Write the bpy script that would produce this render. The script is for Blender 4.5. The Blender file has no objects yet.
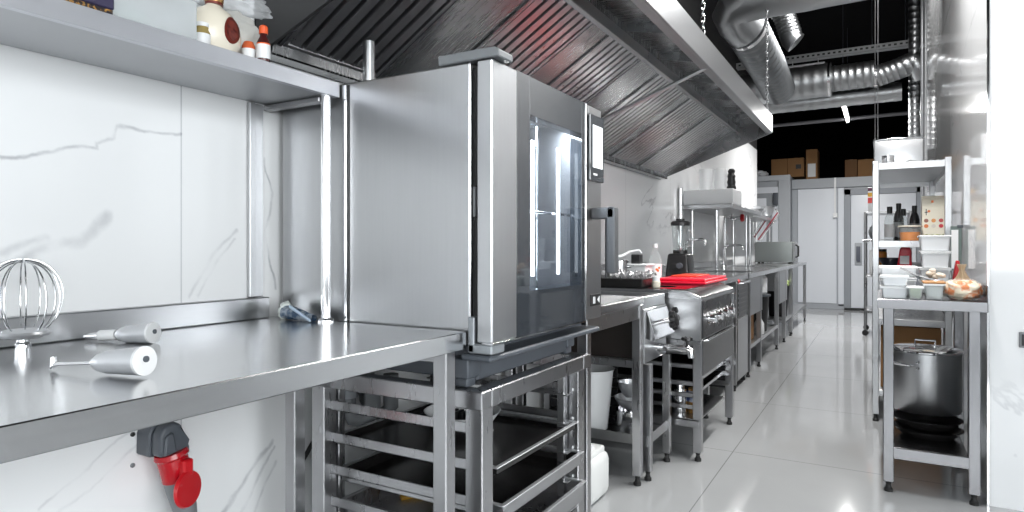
import bpy, bmesh, math, random
from mathutils import Vector, Matrix, noise
PI = math.pi
scn = bpy.context.scene
COL = scn.collection
rnd = random.Random(7)

# ------------------------------------------------------------------ materials
def nmat(name):
    m = bpy.data.materials.new(name); m.use_nodes = True
    nt = m.node_tree
    b = nt.nodes['Principled BSDF']
    return m, nt, b
def simple(name, col, rough=.5, metal=0., **kw):
    m, nt, b = nmat(name)
    b.inputs['Base Color'].default_value = (*col, 1)
    b.inputs['Roughness'].default_value = rough
    b.inputs['Metallic'].default_value = metal
    for k, v in kw.items():
        b.inputs[k.replace('_', ' ')].default_value = v
    # a faint procedural unevenness so that no surface is perfectly flat in tone
    tc = nt.nodes.new('ShaderNodeTexCoord'); n = nt.nodes.new('ShaderNodeTexNoise')
    n.inputs['Scale'].default_value = 14; n.inputs['Detail'].default_value = 3
    mr = nt.nodes.new('ShaderNodeMapRange')
    mr.inputs['To Min'].default_value = max(0, rough - .05); mr.inputs['To Max'].default_value = min(1, rough + .05)
    nt.links.new(tc.outputs['Object'], n.inputs['Vector']); nt.links.new(n.outputs['Fac'], mr.inputs['Value'])
    nt.links.new(mr.outputs['Result'], b.inputs['Roughness'])
    return m
def steel(name, col=(.60, .605, .615), rough=.27, stretch=(2, 2, 90), var=.07, bump=.03):
    m, nt, b = nmat(name)
    b.inputs['Metallic'].default_value = 1
    tc = nt.nodes.new('ShaderNodeTexCoord'); mp = nt.nodes.new('ShaderNodeMapping')
    mp.inputs['Scale'].default_value = stretch
    n = nt.nodes.new('ShaderNodeTexNoise'); n.inputs['Scale'].default_value = 3; n.inputs['Detail'].default_value = 5
    n2 = nt.nodes.new('ShaderNodeTexNoise'); n2.inputs['Scale'].default_value = 2.2; n2.inputs['Detail'].default_value = 4
    nt.links.new(tc.outputs['Object'], mp.inputs['Vector']); nt.links.new(mp.outputs['Vector'], n.inputs['Vector'])
    nt.links.new(tc.outputs['Object'], n2.inputs['Vector'])
    ad = nt.nodes.new('ShaderNodeMath'); ad.operation = 'ADD'
    nt.links.new(n.outputs['Fac'], ad.inputs[0]); nt.links.new(n2.outputs['Fac'], ad.inputs[1])
    mr = nt.nodes.new('ShaderNodeMapRange'); mr.inputs['From Max'].default_value = 2
    mr.inputs['To Min'].default_value = rough - var; mr.inputs['To Max'].default_value = rough + var
    nt.links.new(ad.outputs[0], mr.inputs['Value']); nt.links.new(mr.outputs['Result'], b.inputs['Roughness'])
    cr = nt.nodes.new('ShaderNodeMapRange'); cr.inputs['From Max'].default_value = 2
    cr.inputs['To Min'].default_value = .92; cr.inputs['To Max'].default_value = 1.08
    nt.links.new(ad.outputs[0], cr.inputs['Value'])
    vm = nt.nodes.new('ShaderNodeVectorMath'); vm.operation = 'SCALE'; vm.inputs[0].default_value = col
    nt.links.new(cr.outputs['Result'], vm.inputs['Scale']); nt.links.new(vm.outputs['Vector'], b.inputs['Base Color'])
    return m
def mth(nt, op, a, b=None, c=None):
    n = nt.nodes.new('ShaderNodeMath'); n.operation = op
    for i, x in enumerate((a, b, c)):
        if x is None: continue
        if isinstance(x, (int, float)): n.inputs[i].default_value = x
        else: nt.links.new(x, n.inputs[i])
    return n.outputs[0]
def seam(nt, x, period, off, w):
    """1 on a thin joint repeated every PERIOD along coordinate x"""
    f = mth(nt, 'FRACT', mth(nt, 'DIVIDE', mth(nt, 'SUBTRACT', x, off - w / 2 + 100 * period * -1), period))
    return mth(nt, 'LESS_THAN', f, w / period)
def marble(name, upper_dark=None, ax='Y', px_=1.2, offx=1.09, pz=2.7, offz=-.02, base=(.86, .87, .88), rough=.10, vein=1., strokes=None):
    m, nt, b = nmat(name)
    tc = nt.nodes.new('ShaderNodeTexCoord'); sp = nt.nodes.new('ShaderNodeSeparateXYZ')
    nt.links.new(tc.outputs['Object'], sp.inputs[0])
    X, Y, Z = sp.outputs
    # veins: thin ridges of a warped noise, kept only in patches, tilted
    mp = nt.nodes.new('ShaderNodeMapping'); mp.inputs['Rotation'].default_value = (.5, .35, .3); mp.inputs['Scale'].default_value = (1, .62, 1.5)
    mp.inputs['Location'].default_value = (3.1, 1.7, .4)
    nt.links.new(tc.outputs['Object'], mp.inputs['Vector'])
    n = nt.nodes.new('ShaderNodeTexNoise'); n.inputs['Scale'].default_value = .85; n.inputs['Detail'].default_value = 6
    n.inputs['Roughness'].default_value = .58; n.inputs['Distortion'].default_value = .6
    nt.links.new(mp.outputs['Vector'], n.inputs['Vector'])
    d = mth(nt, 'ABSOLUTE', mth(nt, 'SUBTRACT', n.outputs['Fac'], .5))
    mr = nt.nodes.new('ShaderNodeMapRange'); mr.interpolation_type = 'SMOOTHSTEP'
    mr.inputs['From Min'].default_value = 0; mr.inputs['From Max'].default_value = .014; mr.inputs['To Min'].default_value = 1; mr.inputs['To Max'].default_value = 0
    nt.links.new(d, mr.inputs['Value'])
    k = nt.nodes.new('ShaderNodeTexNoise'); k.inputs['Scale'].default_value = 1.3; k.inputs['Detail'].default_value = 2
    nt.links.new(mp.outputs['Vector'], k.inputs['Vector'])
    mk = nt.nodes.new('ShaderNodeMapRange'); mk.interpolation_type = 'SMOOTHSTEP'
    mk.inputs['From Min'].default_value = .47; mk.inputs['From Max'].default_value = .66
    nt.links.new(k.outputs['Fac'], mk.inputs['Value'])
    v = mth(nt, 'MULTIPLY', mth(nt, 'MULTIPLY', mr.outputs['Result'], mk.outputs['Result']), .55 * vein)
    cl = nt.nodes.new('ShaderNodeMapRange'); cl.inputs['From Min'].default_value = .3; cl.inputs['From Max'].default_value = .75
    cl.inputs['To Min'].default_value = 0; cl.inputs['To Max'].default_value = .12 * vein
    nt.links.new(k.outputs['Fac'], cl.inputs['Value'])
    tot = mth(nt, 'ADD', v, cl.outputs['Result'])
    if strokes:
        # each long vein of the slab as a wobbly stroke; the general veins only beyond the first slab
        far = mth(nt, 'GREATER_THAN', Y, 1.5)
        tot = mth(nt, 'ADD', mth(nt, 'MULTIPLY', v, far), cl.outputs['Result'])
        wn = nt.nodes.new('ShaderNodeTexNoise'); wn.inputs['Scale'].default_value = 9; wn.inputs['Detail'].default_value = 5
        nt.links.new(tc.outputs['Object'], wn.inputs['Vector'])
        def vm(op, a, b_=None):
            q = nt.nodes.new('ShaderNodeVectorMath'); q.operation = op
            for i, x in enumerate((a, b_)):
                if x is None: continue
                if isinstance(x, tuple): q.inputs[i].default_value = x
                else: nt.links.new(x, q.inputs[i])
            return q
        wob = vm('MULTIPLY', vm('SUBTRACT', wn.outputs['Color'], (.5, .5, .5)).outputs[0], (0, .05, .05)).outputs[0]
        flat = nt.nodes.new('ShaderNodeCombineXYZ'); nt.links.new(Y, flat.inputs[1]); nt.links.new(Z, flat.inputs[2])
        pos = vm('ADD', flat.outputs[0], wob).outputs[0]
        fade = nt.nodes.new('ShaderNodeMapRange'); fade.inputs['From Min'].default_value = .36; fade.inputs['From Max'].default_value = .64; fade.inputs['To Min'].default_value = .12
        nt.links.new(wn.outputs['Fac'], fade.inputs['Value'])
        for pts, width, dark in strokes:
            dmin = None
            for (y0, z0), (y1, z1) in zip(pts, pts[1:]):
                dv = (0., y1 - y0, z1 - z0); l2 = dv[1] ** 2 + dv[2] ** 2
                rel = vm('SUBTRACT', pos, (0., y0, z0)).outputs[0]
                tt = mth(nt, 'DIVIDE', vm('DOT_PRODUCT', rel, dv).outputs['Value'], l2); tt = mth(nt, 'MINIMUM', mth(nt, 'MAXIMUM', tt, 0), 1)
                sc_ = nt.nodes.new('ShaderNodeVectorMath'); sc_.operation = 'SCALE'; sc_.inputs[0].default_value = dv; nt.links.new(tt, sc_.inputs['Scale'])
                dd = vm('LENGTH', vm('SUBTRACT', rel, sc_.outputs[0]).outputs[0]).outputs['Value']
                dmin = dd if dmin is None else mth(nt, 'MINIMUM', dmin, dd)
            q = nt.nodes.new('ShaderNodeMapRange'); q.interpolation_type = 'SMOOTHSTEP'
            q.inputs['From Min'].default_value = 0; q.inputs['From Max'].default_value = width; q.inputs['To Min'].default_value = dark; q.inputs['To Max'].default_value = 0
            nt.links.new(dmin, q.inputs['Value'])
            tot = mth(nt, 'ADD', tot, mth(nt, 'MULTIPLY', q.outputs['Result'], fade.outputs['Result']))
    co = {'X': X, 'Y': Y}[ax]
    s = mth(nt, 'MAXIMUM', seam(nt, co, px_, offx, .004), seam(nt, Z, pz, offz, .004))
    tot = mth(nt, 'MINIMUM', mth(nt, 'ADD', tot, mth(nt, 'MULTIPLY', s, .5)), 1)
    mix = nt.nodes.new('ShaderNodeMix'); mix.data_type = 'RGBA'
    mix.inputs['A'].default_value = (*base, 1); mix.inputs['B'].default_value = (.30, .31, .34, 1)
    nt.links.new(tot, mix.inputs['Factor'])
    out = mix.outputs['Result']
    if upper_dark:
        up = mth(nt, 'GREATER_THAN', Z, upper_dark)
        m2 = nt.nodes.new('ShaderNodeMix'); m2.data_type = 'RGBA'; m2.inputs['B'].default_value = (.012, .012, .013, 1)
        nt.links.new(up, m2.inputs['Factor']); nt.links.new(out, m2.inputs['A']); out = m2.outputs['Result']
        r2 = mth(nt, 'ADD', mth(nt, 'MULTIPLY', up, .6), rough); nt.links.new(r2, b.inputs['Roughness'])
    else:
        b.inputs['Roughness'].default_value = rough
    nt.links.new(out, b.inputs['Base Color'])
    return m
def floor_mat():
    m, nt, b = nmat('floor_tiles')
    tc = nt.nodes.new('ShaderNodeTexCoord'); sp = nt.nodes.new('ShaderNodeSeparateXYZ')
    nt.links.new(tc.outputs['Object'], sp.inputs[0])
    s = mth(nt, 'MAXIMUM', seam(nt, sp.outputs[0], 1.2, -.685, .005), seam(nt, sp.outputs[1], 1.2, 4.74, .005))
    n = nt.nodes.new('ShaderNodeTexNoise'); n.inputs['Scale'].default_value = 1.1; n.inputs['Detail'].default_value = 5
    nt.links.new(tc.outputs['Object'], n.inputs['Vector'])
    mr = nt.nodes.new('ShaderNodeMapRange'); mr.inputs['To Min'].default_value = .36; mr.inputs['To Max'].default_value = .48
    nt.links.new(n.outputs['Fac'], mr.inputs['Value'])
    val = mth(nt, 'MULTIPLY', mr.outputs['Result'], mth(nt, 'SUBTRACT', 1, mth(nt, 'MULTIPLY', s, .45)))
    cb = nt.nodes.new('ShaderNodeCombineColor')
    nt.links.new(val, cb.inputs[0]); nt.links.new(mth(nt, 'MULTIPLY', val, 1.02), cb.inputs[1]); nt.links.new(mth(nt, 'MULTIPLY', val, 1.035), cb.inputs[2])
    nt.links.new(cb.outputs[0], b.inputs['Base Color'])
    b.inputs['Roughness'].default_value = .07; b.inputs['Specular IOR Level'].default_value = .7
    return m
def glass(name, tint=(.9, .95, .95), opacity=.12, rough=.03, clear=False):
    """thin clear sheet: mostly see-through with a mirror-like glint"""
    m = bpy.data.materials.new(name); m.use_nodes = True; nt = m.node_tree; nt.nodes.clear()
    o = nt.nodes.new('ShaderNodeOutputMaterial'); t = nt.nodes.new('ShaderNodeBsdfTransparent'); t.inputs['Color'].default_value = (*tint, 1)
    p = nt.nodes.new('ShaderNodeBsdfGlossy' if clear else 'ShaderNodeBsdfPrincipled'); p.inputs[0].default_value = (*[c * (.98 if clear else .85) for c in tint], 1); p.inputs['Roughness'].default_value = rough
    fr = nt.nodes.new('ShaderNodeLayerWeight'); fr.inputs['Blend'].default_value = .5
    f = mth(nt, 'MINIMUM', mth(nt, 'ADD', mth(nt, 'MULTIPLY', mth(nt, 'POWER', fr.outputs['Facing'], 3.5), .5), opacity + (.02 if clear else 0)), 1)
    mx = nt.nodes.new('ShaderNodeMixShader')
    nt.links.new(f, mx.inputs[0]); nt.links.new(t.outputs[0], mx.inputs[1]); nt.links.new(p.outputs[0], mx.inputs[2]); nt.links.new(mx.outputs[0], o.inputs[0])
    return m
def emit(name, col, strength):
    m, nt, b = nmat(name)
    b.inputs['Base Color'].default_value = (*col, 1); b.inputs['Emission Color'].default_value = (*col, 1); b.inputs['Emission Strength'].default_value = strength
    return m
def blotch(name, c1, c2, scale, lo=.45, hi=.55, rough=.5, **kw):
    m, nt, b = nmat(name)
    tc = nt.nodes.new('ShaderNodeTexCoord'); n = nt.nodes.new('ShaderNodeTexNoise'); n.inputs['Scale'].default_value = scale; n.inputs['Detail'].default_value = 3
    nt.links.new(tc.outputs['Object'], n.inputs['Vector'])
    mr = nt.nodes.new('ShaderNodeMapRange'); mr.inputs['From Min'].default_value = lo; mr.inputs['From Max'].default_value = hi
    nt.links.new(n.outputs['Fac'], mr.inputs['Value'])
    mix = nt.nodes.new('ShaderNodeMix'); mix.data_type = 'RGBA'; mix.inputs['A'].default_value = (*c1, 1); mix.inputs['B'].default_value = (*c2, 1)
    nt.links.new(mr.outputs['Result'], mix.inputs['Factor']); nt.links.new(mix.outputs['Result'], b.inputs['Base Color'])
    b.inputs['Roughness'].default_value = rough
    for k_, v_ in kw.items(): b.inputs[k_.replace('_', ' ')].default_value = v_
    return m

ST = steel('brushed_steel', col=(.47, .475, .485), rough=.29, stretch=(4, 4, 40), var=.03, bump=.008)                                   # vertical faces, grain along x/y
STV = steel('brushed_steel_vertical', col=(.45, .455, .465), rough=.30, stretch=(40, 40, 1.5), var=.03, bump=.006)
STT = steel('worktop_steel', col=(.64, .645, .655), rough=.20, stretch=(40, 2, 40), var=.04, bump=.006)
STS = steel('satin_frame_steel', stretch=(20, 20, 3), col=(.42, .42, .43), rough=.28, var=.03, bump=.008)
CHR = simple('polished_chrome', (.78, .78, .79), .08, 1)
HOODM = steel('hood_steel', col=(.30, .305, .31), rough=.27, stretch=(3, 40, 3), var=.04, bump=.006)
GALV = steel('galvanised_duct', col=(.42, .43, .44), rough=.36, stretch=(6, 6, 6), var=.1)
HOSE = steel('ribbed_hose_metal', col=(.27, .28, .29), rough=.34, stretch=(6, 6, 6), var=.05)
DKG = simple('dark_grey_plastic', (.075, .085, .10), .4)
MDG = simple('mid_grey_plastic', (.18, .19, .20), .45)
BLK = simple('black_plastic', (.012, .012, .013), .35)
ENAM = simple('black_enamel', (.015, .014, .014), .22)
RUB = simple('black_rubber_foot', (.01, .01, .01), .6)
WHT = simple('white_plastic', (.80, .81, .82), .35)
WHP = simple('white_panel_paint', (.70, .73, .78), .35)
GRP = simple('grey_panel_frame', (.36, .38, .41), .45)
RED = simple('red_plastic', (.62, .008, .015), .3)
REDB = simple('red_cutting_board_plastic', (.72, .01, .04), .35)
ALU = simple('cast_aluminium', (.62, .63, .65), .38, .85)
CARD = simple('brown_cardboard', (.30, .155, .062), .8)
CARDD = simple('dark_brown_cardboard', (.17, .085, .035), .8)
CLEAR = glass('clear_plastic', (.96, .98, .98), .12, .12)
FROST = glass('frosted_tub_plastic', (.94, .96, .97), .36, .4)
GLS = glass('clear_glass', (.95, .96, .96), .04, clear=True)
WIN = glass('window_glass', (.97, .98, .98), .0, clear=True)
BAGM = glass('translucent_bag_film', (.95, .94, .90), .55, .25)
DARKP = simple('black_paint', (.003, .003, .0035), .9, Specular_IOR_Level=.1)
OVG = glass('oven_door_glass', (.84, .88, .92), .03, clear=True)
OVDK = simple('dark_oven_glass', (.035, .04, .047), .05, Specular_IOR_Level=.8)
AMB = simple('amber_liquid', (.86, .28, .03), .25)
CREAM = simple('cream_glaze', (.80, .74, .62), .25)

# ------------------------------------------------------------------ mesh builder
class MB:
    def __init__(s): s.bm = bmesh.new(); s.mi = 0; s.soft = False
    def _f(s, vs):
        try:
            f = s.bm.faces.new(vs); f.material_index = s.mi; return f
        except ValueError: return None
    def hexa(s, p, bev=0.):
        """8 points: bottom ring then top ring"""
        bm = bmesh.new(); v = [bm.verts.new(q) for q in p]
        for q in ((3, 2, 1, 0), (4, 5, 6, 7), (0, 1, 5, 4), (1, 2, 6, 5), (2, 3, 7, 6), (3, 0, 4, 7)): bm.faces.new([v[i] for i in q])
        if bev: bmesh.ops.bevel(bm, geom=bm.edges[:], offset=bev, segments=1 if bev < .005 else 4, profile=.5, affect='EDGES')
        s._merge(bm); return s
    def _merge(s, bm):
        bmesh.ops.recalc_face_normals(bm, faces=bm.faces[:])
        mp = {v: s.bm.verts.new(v.co) for v in bm.verts}
        for f in bm.faces: s._f([mp[v] for v in f.verts])
        bm.free()
    def box(s, x0, x1, y0, y1, z0, z1, bev=.002):
        x0, x1 = sorted((x0, x1)); y0, y1 = sorted((y0, y1)); z0, z1 = sorted((z0, z1))
        bev = min(bev, .3 * min(x1 - x0, y1 - y0, z1 - z0))
        return s.hexa([(x0, y0, z0), (x1, y0, z0), (x1, y1, z0), (x0, y1, z0), (x0, y0, z1), (x1, y0, z1), (x1, y1, z1), (x0, y1, z1)], bev)
    def prism(s, poly, axis, a0, a1, bev=0.):
        """extrude a 2-D polygon; axis 'y': (x,z), 'x': (y,z), 'z': (x,y)"""
        def P(q, a): return {'y': (q[0], a, q[1]), 'x': (a, q[0], q[1]), 'z': (q[0], q[1], a)}[axis]
        bm = bmesh.new(); A = [bm.verts.new(P(q, a0)) for q in poly]; B = [bm.verts.new(P(q, a1)) for q in poly]; n = len(poly)
        bm.faces.new(A); bm.faces.new(B[::-1])
        for i in range(n): bm.faces.new((A[i], B[i], B[(i + 1) % n], A[(i + 1) % n]))
        if bev: bmesh.ops.bevel(bm, geom=bm.edges[:], offset=bev, segments=1 if bev < .005 else 4, profile=.5, affect='EDGES')
        s._merge(bm); return s
    def tube(s, pts, r, seg=12, closed=False, caps=True):
        seg = max(seg, 14) if (r if isinstance(r, (int, float)) else r[0]) > .004 else seg
        pts = [Vector(p) for p in pts]; n = len(pts); rr = r if isinstance(r, (list, tuple)) else [r] * n
        bm = bmesh.new(); rings = []; up = None
        for i, p in enumerate(pts):
            a = pts[i - 1] if (i or closed) else p; b = pts[(i + 1) % n] if (i < n - 1 or closed) else p
            t = (b - a).normalized()
            if up is None: up = t.orthogonal().normalized()
            else: up = (up - t * up.dot(t)).normalized()
            w = t.cross(up)
            rings.append([bm.verts.new(p + (up * math.cos(2 * PI * k / seg) + w * math.sin(2 * PI * k / seg)) * rr[i]) for k in range(seg)])
        for i in range(n if closed else n - 1):
            A, B = rings[i], rings[(i + 1) % n]
            for k in range(seg): bm.faces.new((A[k], A[(k + 1) % seg], B[(k + 1) % seg], B[k]))
        if caps and not closed: bm.faces.new(rings[0][::-1]); bm.faces.new(rings[-1])
        s._merge(bm); return s
    def cyl(s, p0, p1, r, r1=None, seg=20): return s.tube([p0, p1], [r, r if r1 is None else r1], seg)
    def lathe(s, prof, c=(0, 0, 0), axis=(0, 0, 1), seg=28):
        """profile [(radius, height)] turned about AXIS through c"""
        seg = max(seg, 16)
        q = Vector((0, 0, 1)).rotation_difference(Vector(axis).normalized()); c = Vector(c)
        bm = bmesh.new(); rings = []
        for r, h in prof:
            if r < 1e-6: rings.append([bm.verts.new(c + q @ Vector((0, 0, h)))])
            else: rings.append([bm.verts.new(c + q @ Vector((r * math.cos(2 * PI * k / seg), r * math.sin(2 * PI * k / seg), h))) for k in range(seg)])
        for A, B in zip(rings, rings[1:]):
            for k in range(seg):
                a = [A[k % len(A)], A[(k + 1) % len(A)], B[(k + 1) % len(B)], B[k % len(B)]]
                a = list(dict.fromkeys(a))
                if len(a) > 2: bm.faces.new(a)
        for R in (rings[0], rings[-1]):
            if len(R) > 1:
                bm.faces.new(R)
        s._merge(bm); return s
    def shell(s, prof, c=(0, 0, 0), axis=(0, 0, 1), seg=28, t=.002):
        """open thin-walled vessel: outer profile bottom to rim, inner back down"""
        inner = [(max(r - t, 0.0), h + (t if i == 0 else 0)) for i, (r, h) in enumerate(prof)]
        return s.lathe([(0, prof[0][1])] + list(prof) + inner[::-1] + [(0, prof[0][1] + t)], c, axis, seg)
    def blob(s, c, rad, amp=.2, freq=3., seed=0., sub=3, floor=None, sq=None):
        s.soft = True
        bm = bmesh.new(); bmesh.ops.create_icosphere(bm, subdivisions=sub, radius=1)
        for v in bm.verts:
            d = v.co.normalized(); k = 1 + amp * noise.noise(d * freq + Vector((seed, seed * 1.7, 3.1))) + amp * .5 * noise.noise(d * freq * 2.7 + Vector((seed, 5, 1)))
            if sq: d = Vector([math.copysign(abs(a) ** sq, a) for a in d])
            p = Vector((d.x * rad[0], d.y * rad[1], d.z * rad[2])) * k + Vector(c)
            if floor is not None and p.z < floor: p.z = floor + .0005 * (p.z - floor)
            v.co = p
        s._merge(bm); return s
    def grid(s, f, nu, nv, t=.0015):
        """sheet f(u,v) in 0..1 with a little thickness"""
        s.soft = True
        bm = bmesh.new(); V = [[bm.verts.new(f(i / nu, j / nv)) for j in range(nv + 1)] for i in range(nu + 1)]
        for i in range(nu):
            for j in range(nv): bm.faces.new((V[i][j], V[i + 1][j], V[i + 1][j + 1], V[i][j + 1]))
        bmesh.ops.solidify(bm, geom=bm.faces[:], thickness=t)
        s._merge(bm); return s
    def build(s, name, mat, parent=None, ang=27, at=None):
        bm = s.bm
        if s.soft: ang = 75
        if parent is not None: o0 = wloc(parent)
        elif at is not None: o0 = Vector(at)
        else:
            xs = [v.co.x for v in bm.verts]; ys = [v.co.y for v in bm.verts]; zs = [v.co.z for v in bm.verts]
            o0 = Vector(((min(xs) + max(xs)) / 2, (min(ys) + max(ys)) / 2, min(zs)))
        for v in bm.verts: v.co -= o0
        bm.normal_update()
        for f in bm.faces: f.smooth = True
        for e in bm.edges:
            if len(e.link_faces) == 2 and e.calc_face_angle(0) > math.radians(ang): e.smooth = False
        me = bpy.data.meshes.new(name); bm.to_mesh(me); bm.free()
        for m in (mat if isinstance(mat, (list, tuple)) else [mat]): me.materials.append(m)
        o = bpy.data.objects.new(name, me); COL.objects.link(o)
        if parent is not None: o.parent = parent
        else: o.location = o0
        return o
def wloc(o):
    v = Vector((0, 0, 0))
    while o is not None: v += o.location; o = o.parent
    return v
def tag(o, label, cat, group=None, kind=None):
    o['label'] = label; o['category'] = cat
    if group: o['group'] = group
    if kind: o['kind'] = kind
    return o
def thing(name, label, cat, loc, group=None):
    o = bpy.data.objects.new(name, None); COL.objects.link(o); o.location = loc; o.empty_display_size = .05
    return tag(o, label, cat, group)
def struct(name, mb, mat, parent=None, **k):
    o = mb.build(name, mat, parent, at=(0, 0, 0) if parent is None else None, **k)
    if parent is None: o['kind'] = 'structure'
    return o
def kids(o): return [c for c in bpy.data.objects if c.parent == o]
def dup(o, loc=None, label=None, parent=None):
    c = o.copy(); COL.objects.link(c)
    if parent is not None: c.parent = parent
    if loc is not None: c.location = loc
    if label: c['label'] = label
    for k in kids(o): dup(k, parent=c)
    return c
def lab(o, s): o['label'] = s; return o
def foot(leg, x, y, r=.017): return MB().lathe([(.0, 0), (r, 0), (r, .012), (r * .7, .018), (r * .55, .03), (.011, .034), (.011, .05)], (x, y, 0), seg=16).build('adjustable_foot', RUB, leg)
def leg(parent, x0, x1, y0, y1, z1, mat=None, z0=.045, ft=True):
    l = MB().box(x0, x1, y0, y1, z0, z1, .003).build('leg', mat or STS, parent)
    if ft: lab(foot(l, (x0 + x1) / 2, (y0 + y1) / 2), 'black levelling foot')
    return l

# ------------------------------------------------------------------ the setting
FLOOR = struct('floor', MB().box(-5, 3.4, -4, 15, -.12, 0, 0), floor_mat())
struct('ceiling', MB().box(-5, 3.4, -4, 15, 4.2, 4.3, 0), DARKP)
struct('wall_left', MB().box(-1.9, -1.7, -3.8, 10.67, 0, 4.2, 0), marble('marble_tile_left', upper_dark=2.62, rough=.2, vein=.9, strokes=[
    ([(.664, 1.288), (.753, 1.318), (.863, 1.337), (.863, 1.352), (.911, 1.369), (.919, 1.401), (.988, 1.394), (1.086, 1.403)], .008, .75),
    ([(.60, 1.06), (.664, 1.083), (.763, 1.111)], .016, .45), ([(.70, 1.06), (.784, 1.092), (.833, 1.107), (.89, 1.165)], .022, .5),
    ([(1.116, .945), (1.163, 1.023), (1.218, 1.093), (1.273, 1.14)], .010, .42), ([(1.147, .949), (1.198, 1.034), (1.266, 1.111)], .008, .35),
    ([(.742, .472), (.817, .528), (.899, .586), (.962, .622)], .007, .4), ([(.784, .457), (.899, .523), (1.002, .599)], .006, .3),
    ([(1.20, .26), (1.298, .378), (1.36, .431), (1.402, .467)], .012, .65), ([(1.26, .25), (1.36, .383), (1.41, .449)], .010, .6), ([(1.30, .22), (1.383, .344), (1.418, .392)], .010, .6),
    ([(1.368, 1.367), (1.399, 1.274), (1.375, 1.144), (1.41, .951)], .008, .7), ([(.64, .62), (.683, .745), (.70, .80)], .006, .4)]))
struct('wall_right', MB().box(.39, 3.2, 3.34, 8.06, 0, 4.2, 0), marble('marble_tile_right', px_=1.2, offx=3.94, vein=.6, base=(.78, .79, .80), rough=.05))
struct('trim_1', MB().box(.384, .394, 3.333, 3.342, 0, 4.2, .001), CHR)           # metal corner bead of the tiled end
struct('wall_back', MB().box(-5, 3.4, 14.8, 15, 0, 4.2, 0), DARKP)
struct('wall_side', MB().box(-5, -4.8, 10.67, 14.8, 0, 4.2, 0).box(-4.8, -1.9, 10.47, 10.67, 0, 4.2, 0).box(3.2, 3.4, 8.06, 14.8, 0, 4.2, 0), DARKP)
def two_tone():
    m, nt, b = nmat('white_below_black_above_paint')
    tc = nt.nodes.new('ShaderNodeTexCoord'); sp = nt.nodes.new('ShaderNodeSeparateXYZ'); nt.links.new(tc.outputs['Object'], sp.inputs[0])
    mx = nt.nodes.new('ShaderNodeMix'); mx.data_type = 'RGBA'; mx.inputs['A'].default_value = (.78, .79, .80, 1); mx.inputs['B'].default_value = (.012, .012, .013, 1)
    nt.links.new(mth(nt, 'GREATER_THAN', sp.outputs[2], 2.75), mx.inputs['Factor']); nt.links.new(mx.outputs['Result'], b.inputs['Base Color']); b.inputs['Roughness'].default_value = .6
    return m
PLAIN = two_tone()
def wall_with_window(name, fixed, axis, a0, a1, w0, w1, z0, z1, n):
    m = MB()
    t0, t1 = fixed
    def bx(p0, p1, q0, q1):
        if axis == 'x': m.box(t0, t1, p0, p1, q0, q1, 0)
        else: m.box(p0, p1, t0, t1, q0, q1, 0)
    bx(a0, w0, 0, 4.2); bx(w1, a1, 0, 4.2); bx(w0, w1, 0, z0); bx(w0, w1, z1, 4.2)
    struct(name, m, PLAIN)
    c = (t0 + t1) / 2; f = MB(); g = MB()
    def fb(p0, p1, q0, q1, d=.03, mb=f):
        if axis == 'x': mb.box(c - d, c + d, p0, p1, q0, q1, .002)
        else: mb.box(p0, p1, c - d, c + d, q0, q1, .002)
    k = n
    for i in range(k + 1):
        u = w0 + (w1 - w0) * i / k; fb(max(w0, u - .03), min(w1, u + .03), z0, z1)
    for z in (z0, z1 - .06, (z0 + z1) / 2): fb(w0, w1, z, z + .06)
    return f, lambda par: (fb(w0 + .02, w1 - .02, z0 + .02, z1 - .02, .004, g), struct('pane', g, WIN, par))
f, pane = wall_with_window('wall_front', (-4.0, -3.8), 'y', -1.9, 3.4, -.9, 2.9, .7, 3.0, 4)
w = struct('window_1', f, WHT); pane(w)
f, pane = wall_with_window('wall_window', (3.2, 3.4), 'x', -3.8, 3.34, -3.2, 1.0, .8, 3.0, 4)
w = struct('window_2', f, WHT); pane(w)

# ------------------------------------------------------------------ camera
cam = bpy.data.cameras.new('camera'); co = bpy.data.objects.new('camera', cam); COL.objects.link(co)
co.location = (0, 0, 1.09); co.rotation_euler = (PI / 2, 0, math.radians(30))
cam.sensor_width = 36; cam.lens = 22.5; cam.shift_y = -9 / 1024; cam.clip_start = .02
scn.camera = co

# ------------------------------------------------------------------ light
def area(name, loc, rot, sx, sy, power, col=(1, 1, 1)):
    l = bpy.data.lights.new(name, 'AREA'); l.shape = 'RECTANGLE'; l.size = sx; l.size_y = sy; l.energy = power; l.color = col
    o = bpy.data.objects.new(name, l); COL.objects.link(o); o.location = loc; o.rotation_euler = rot
    return o
area('daylight_side', (3.5, -1.1, 1.9), (0, PI / 2, 0), 2.2, 4.2, 118, (.97, .985, 1))       # points to -x
area('daylight_front', (1.0, -4.1, 1.85), (PI / 2, 0, 0), 3.8, 2.3, 52, (.97, .985, 1))      # points to +y
DIFF = emit('lamp_diffuser', (1, .99, .97), 9)
def batten(y0, y1, x, z, label, power):
    t = thing('ceiling_light', label, 'ceiling light', (x, (y0 + y1) / 2, z), 'linear ceiling lamps along the aisle')
    MB().box(x - .03, x + .03, y0, y1, z + .012, z + .05, .004).build('housing', WHT, t)
    MB().tube([(x, y0 + .01, z), (x, y1 - .01, z)], .018, 12).build('diffuser', DIFF, t)
    for y in (y0 + .15, y1 - .15): MB().cyl((x, y, z + .05), (x, y, 4.2), .003, seg=6).build('suspension_rod', DKG, t)
    a = area('lamp_glow', (x, (y0 + y1) / 2, z - .022), (0, 0, 0), .05, y1 - y0, power, (1, .99, .97))
    return t
batten(2.4, 4.2, -.05, 2.95, 'added linear fill lamp, out of view over the aisle beside the extraction hood', 34)  # fill lamp added above the view to brighten the aisle
batten(5.0, 7.0, .12, 3.85, 'added linear fill lamp, out of view high over the aisle by the right marble wall', 24)  # second unseen lamp, added to lift the far part of the aisle
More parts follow.
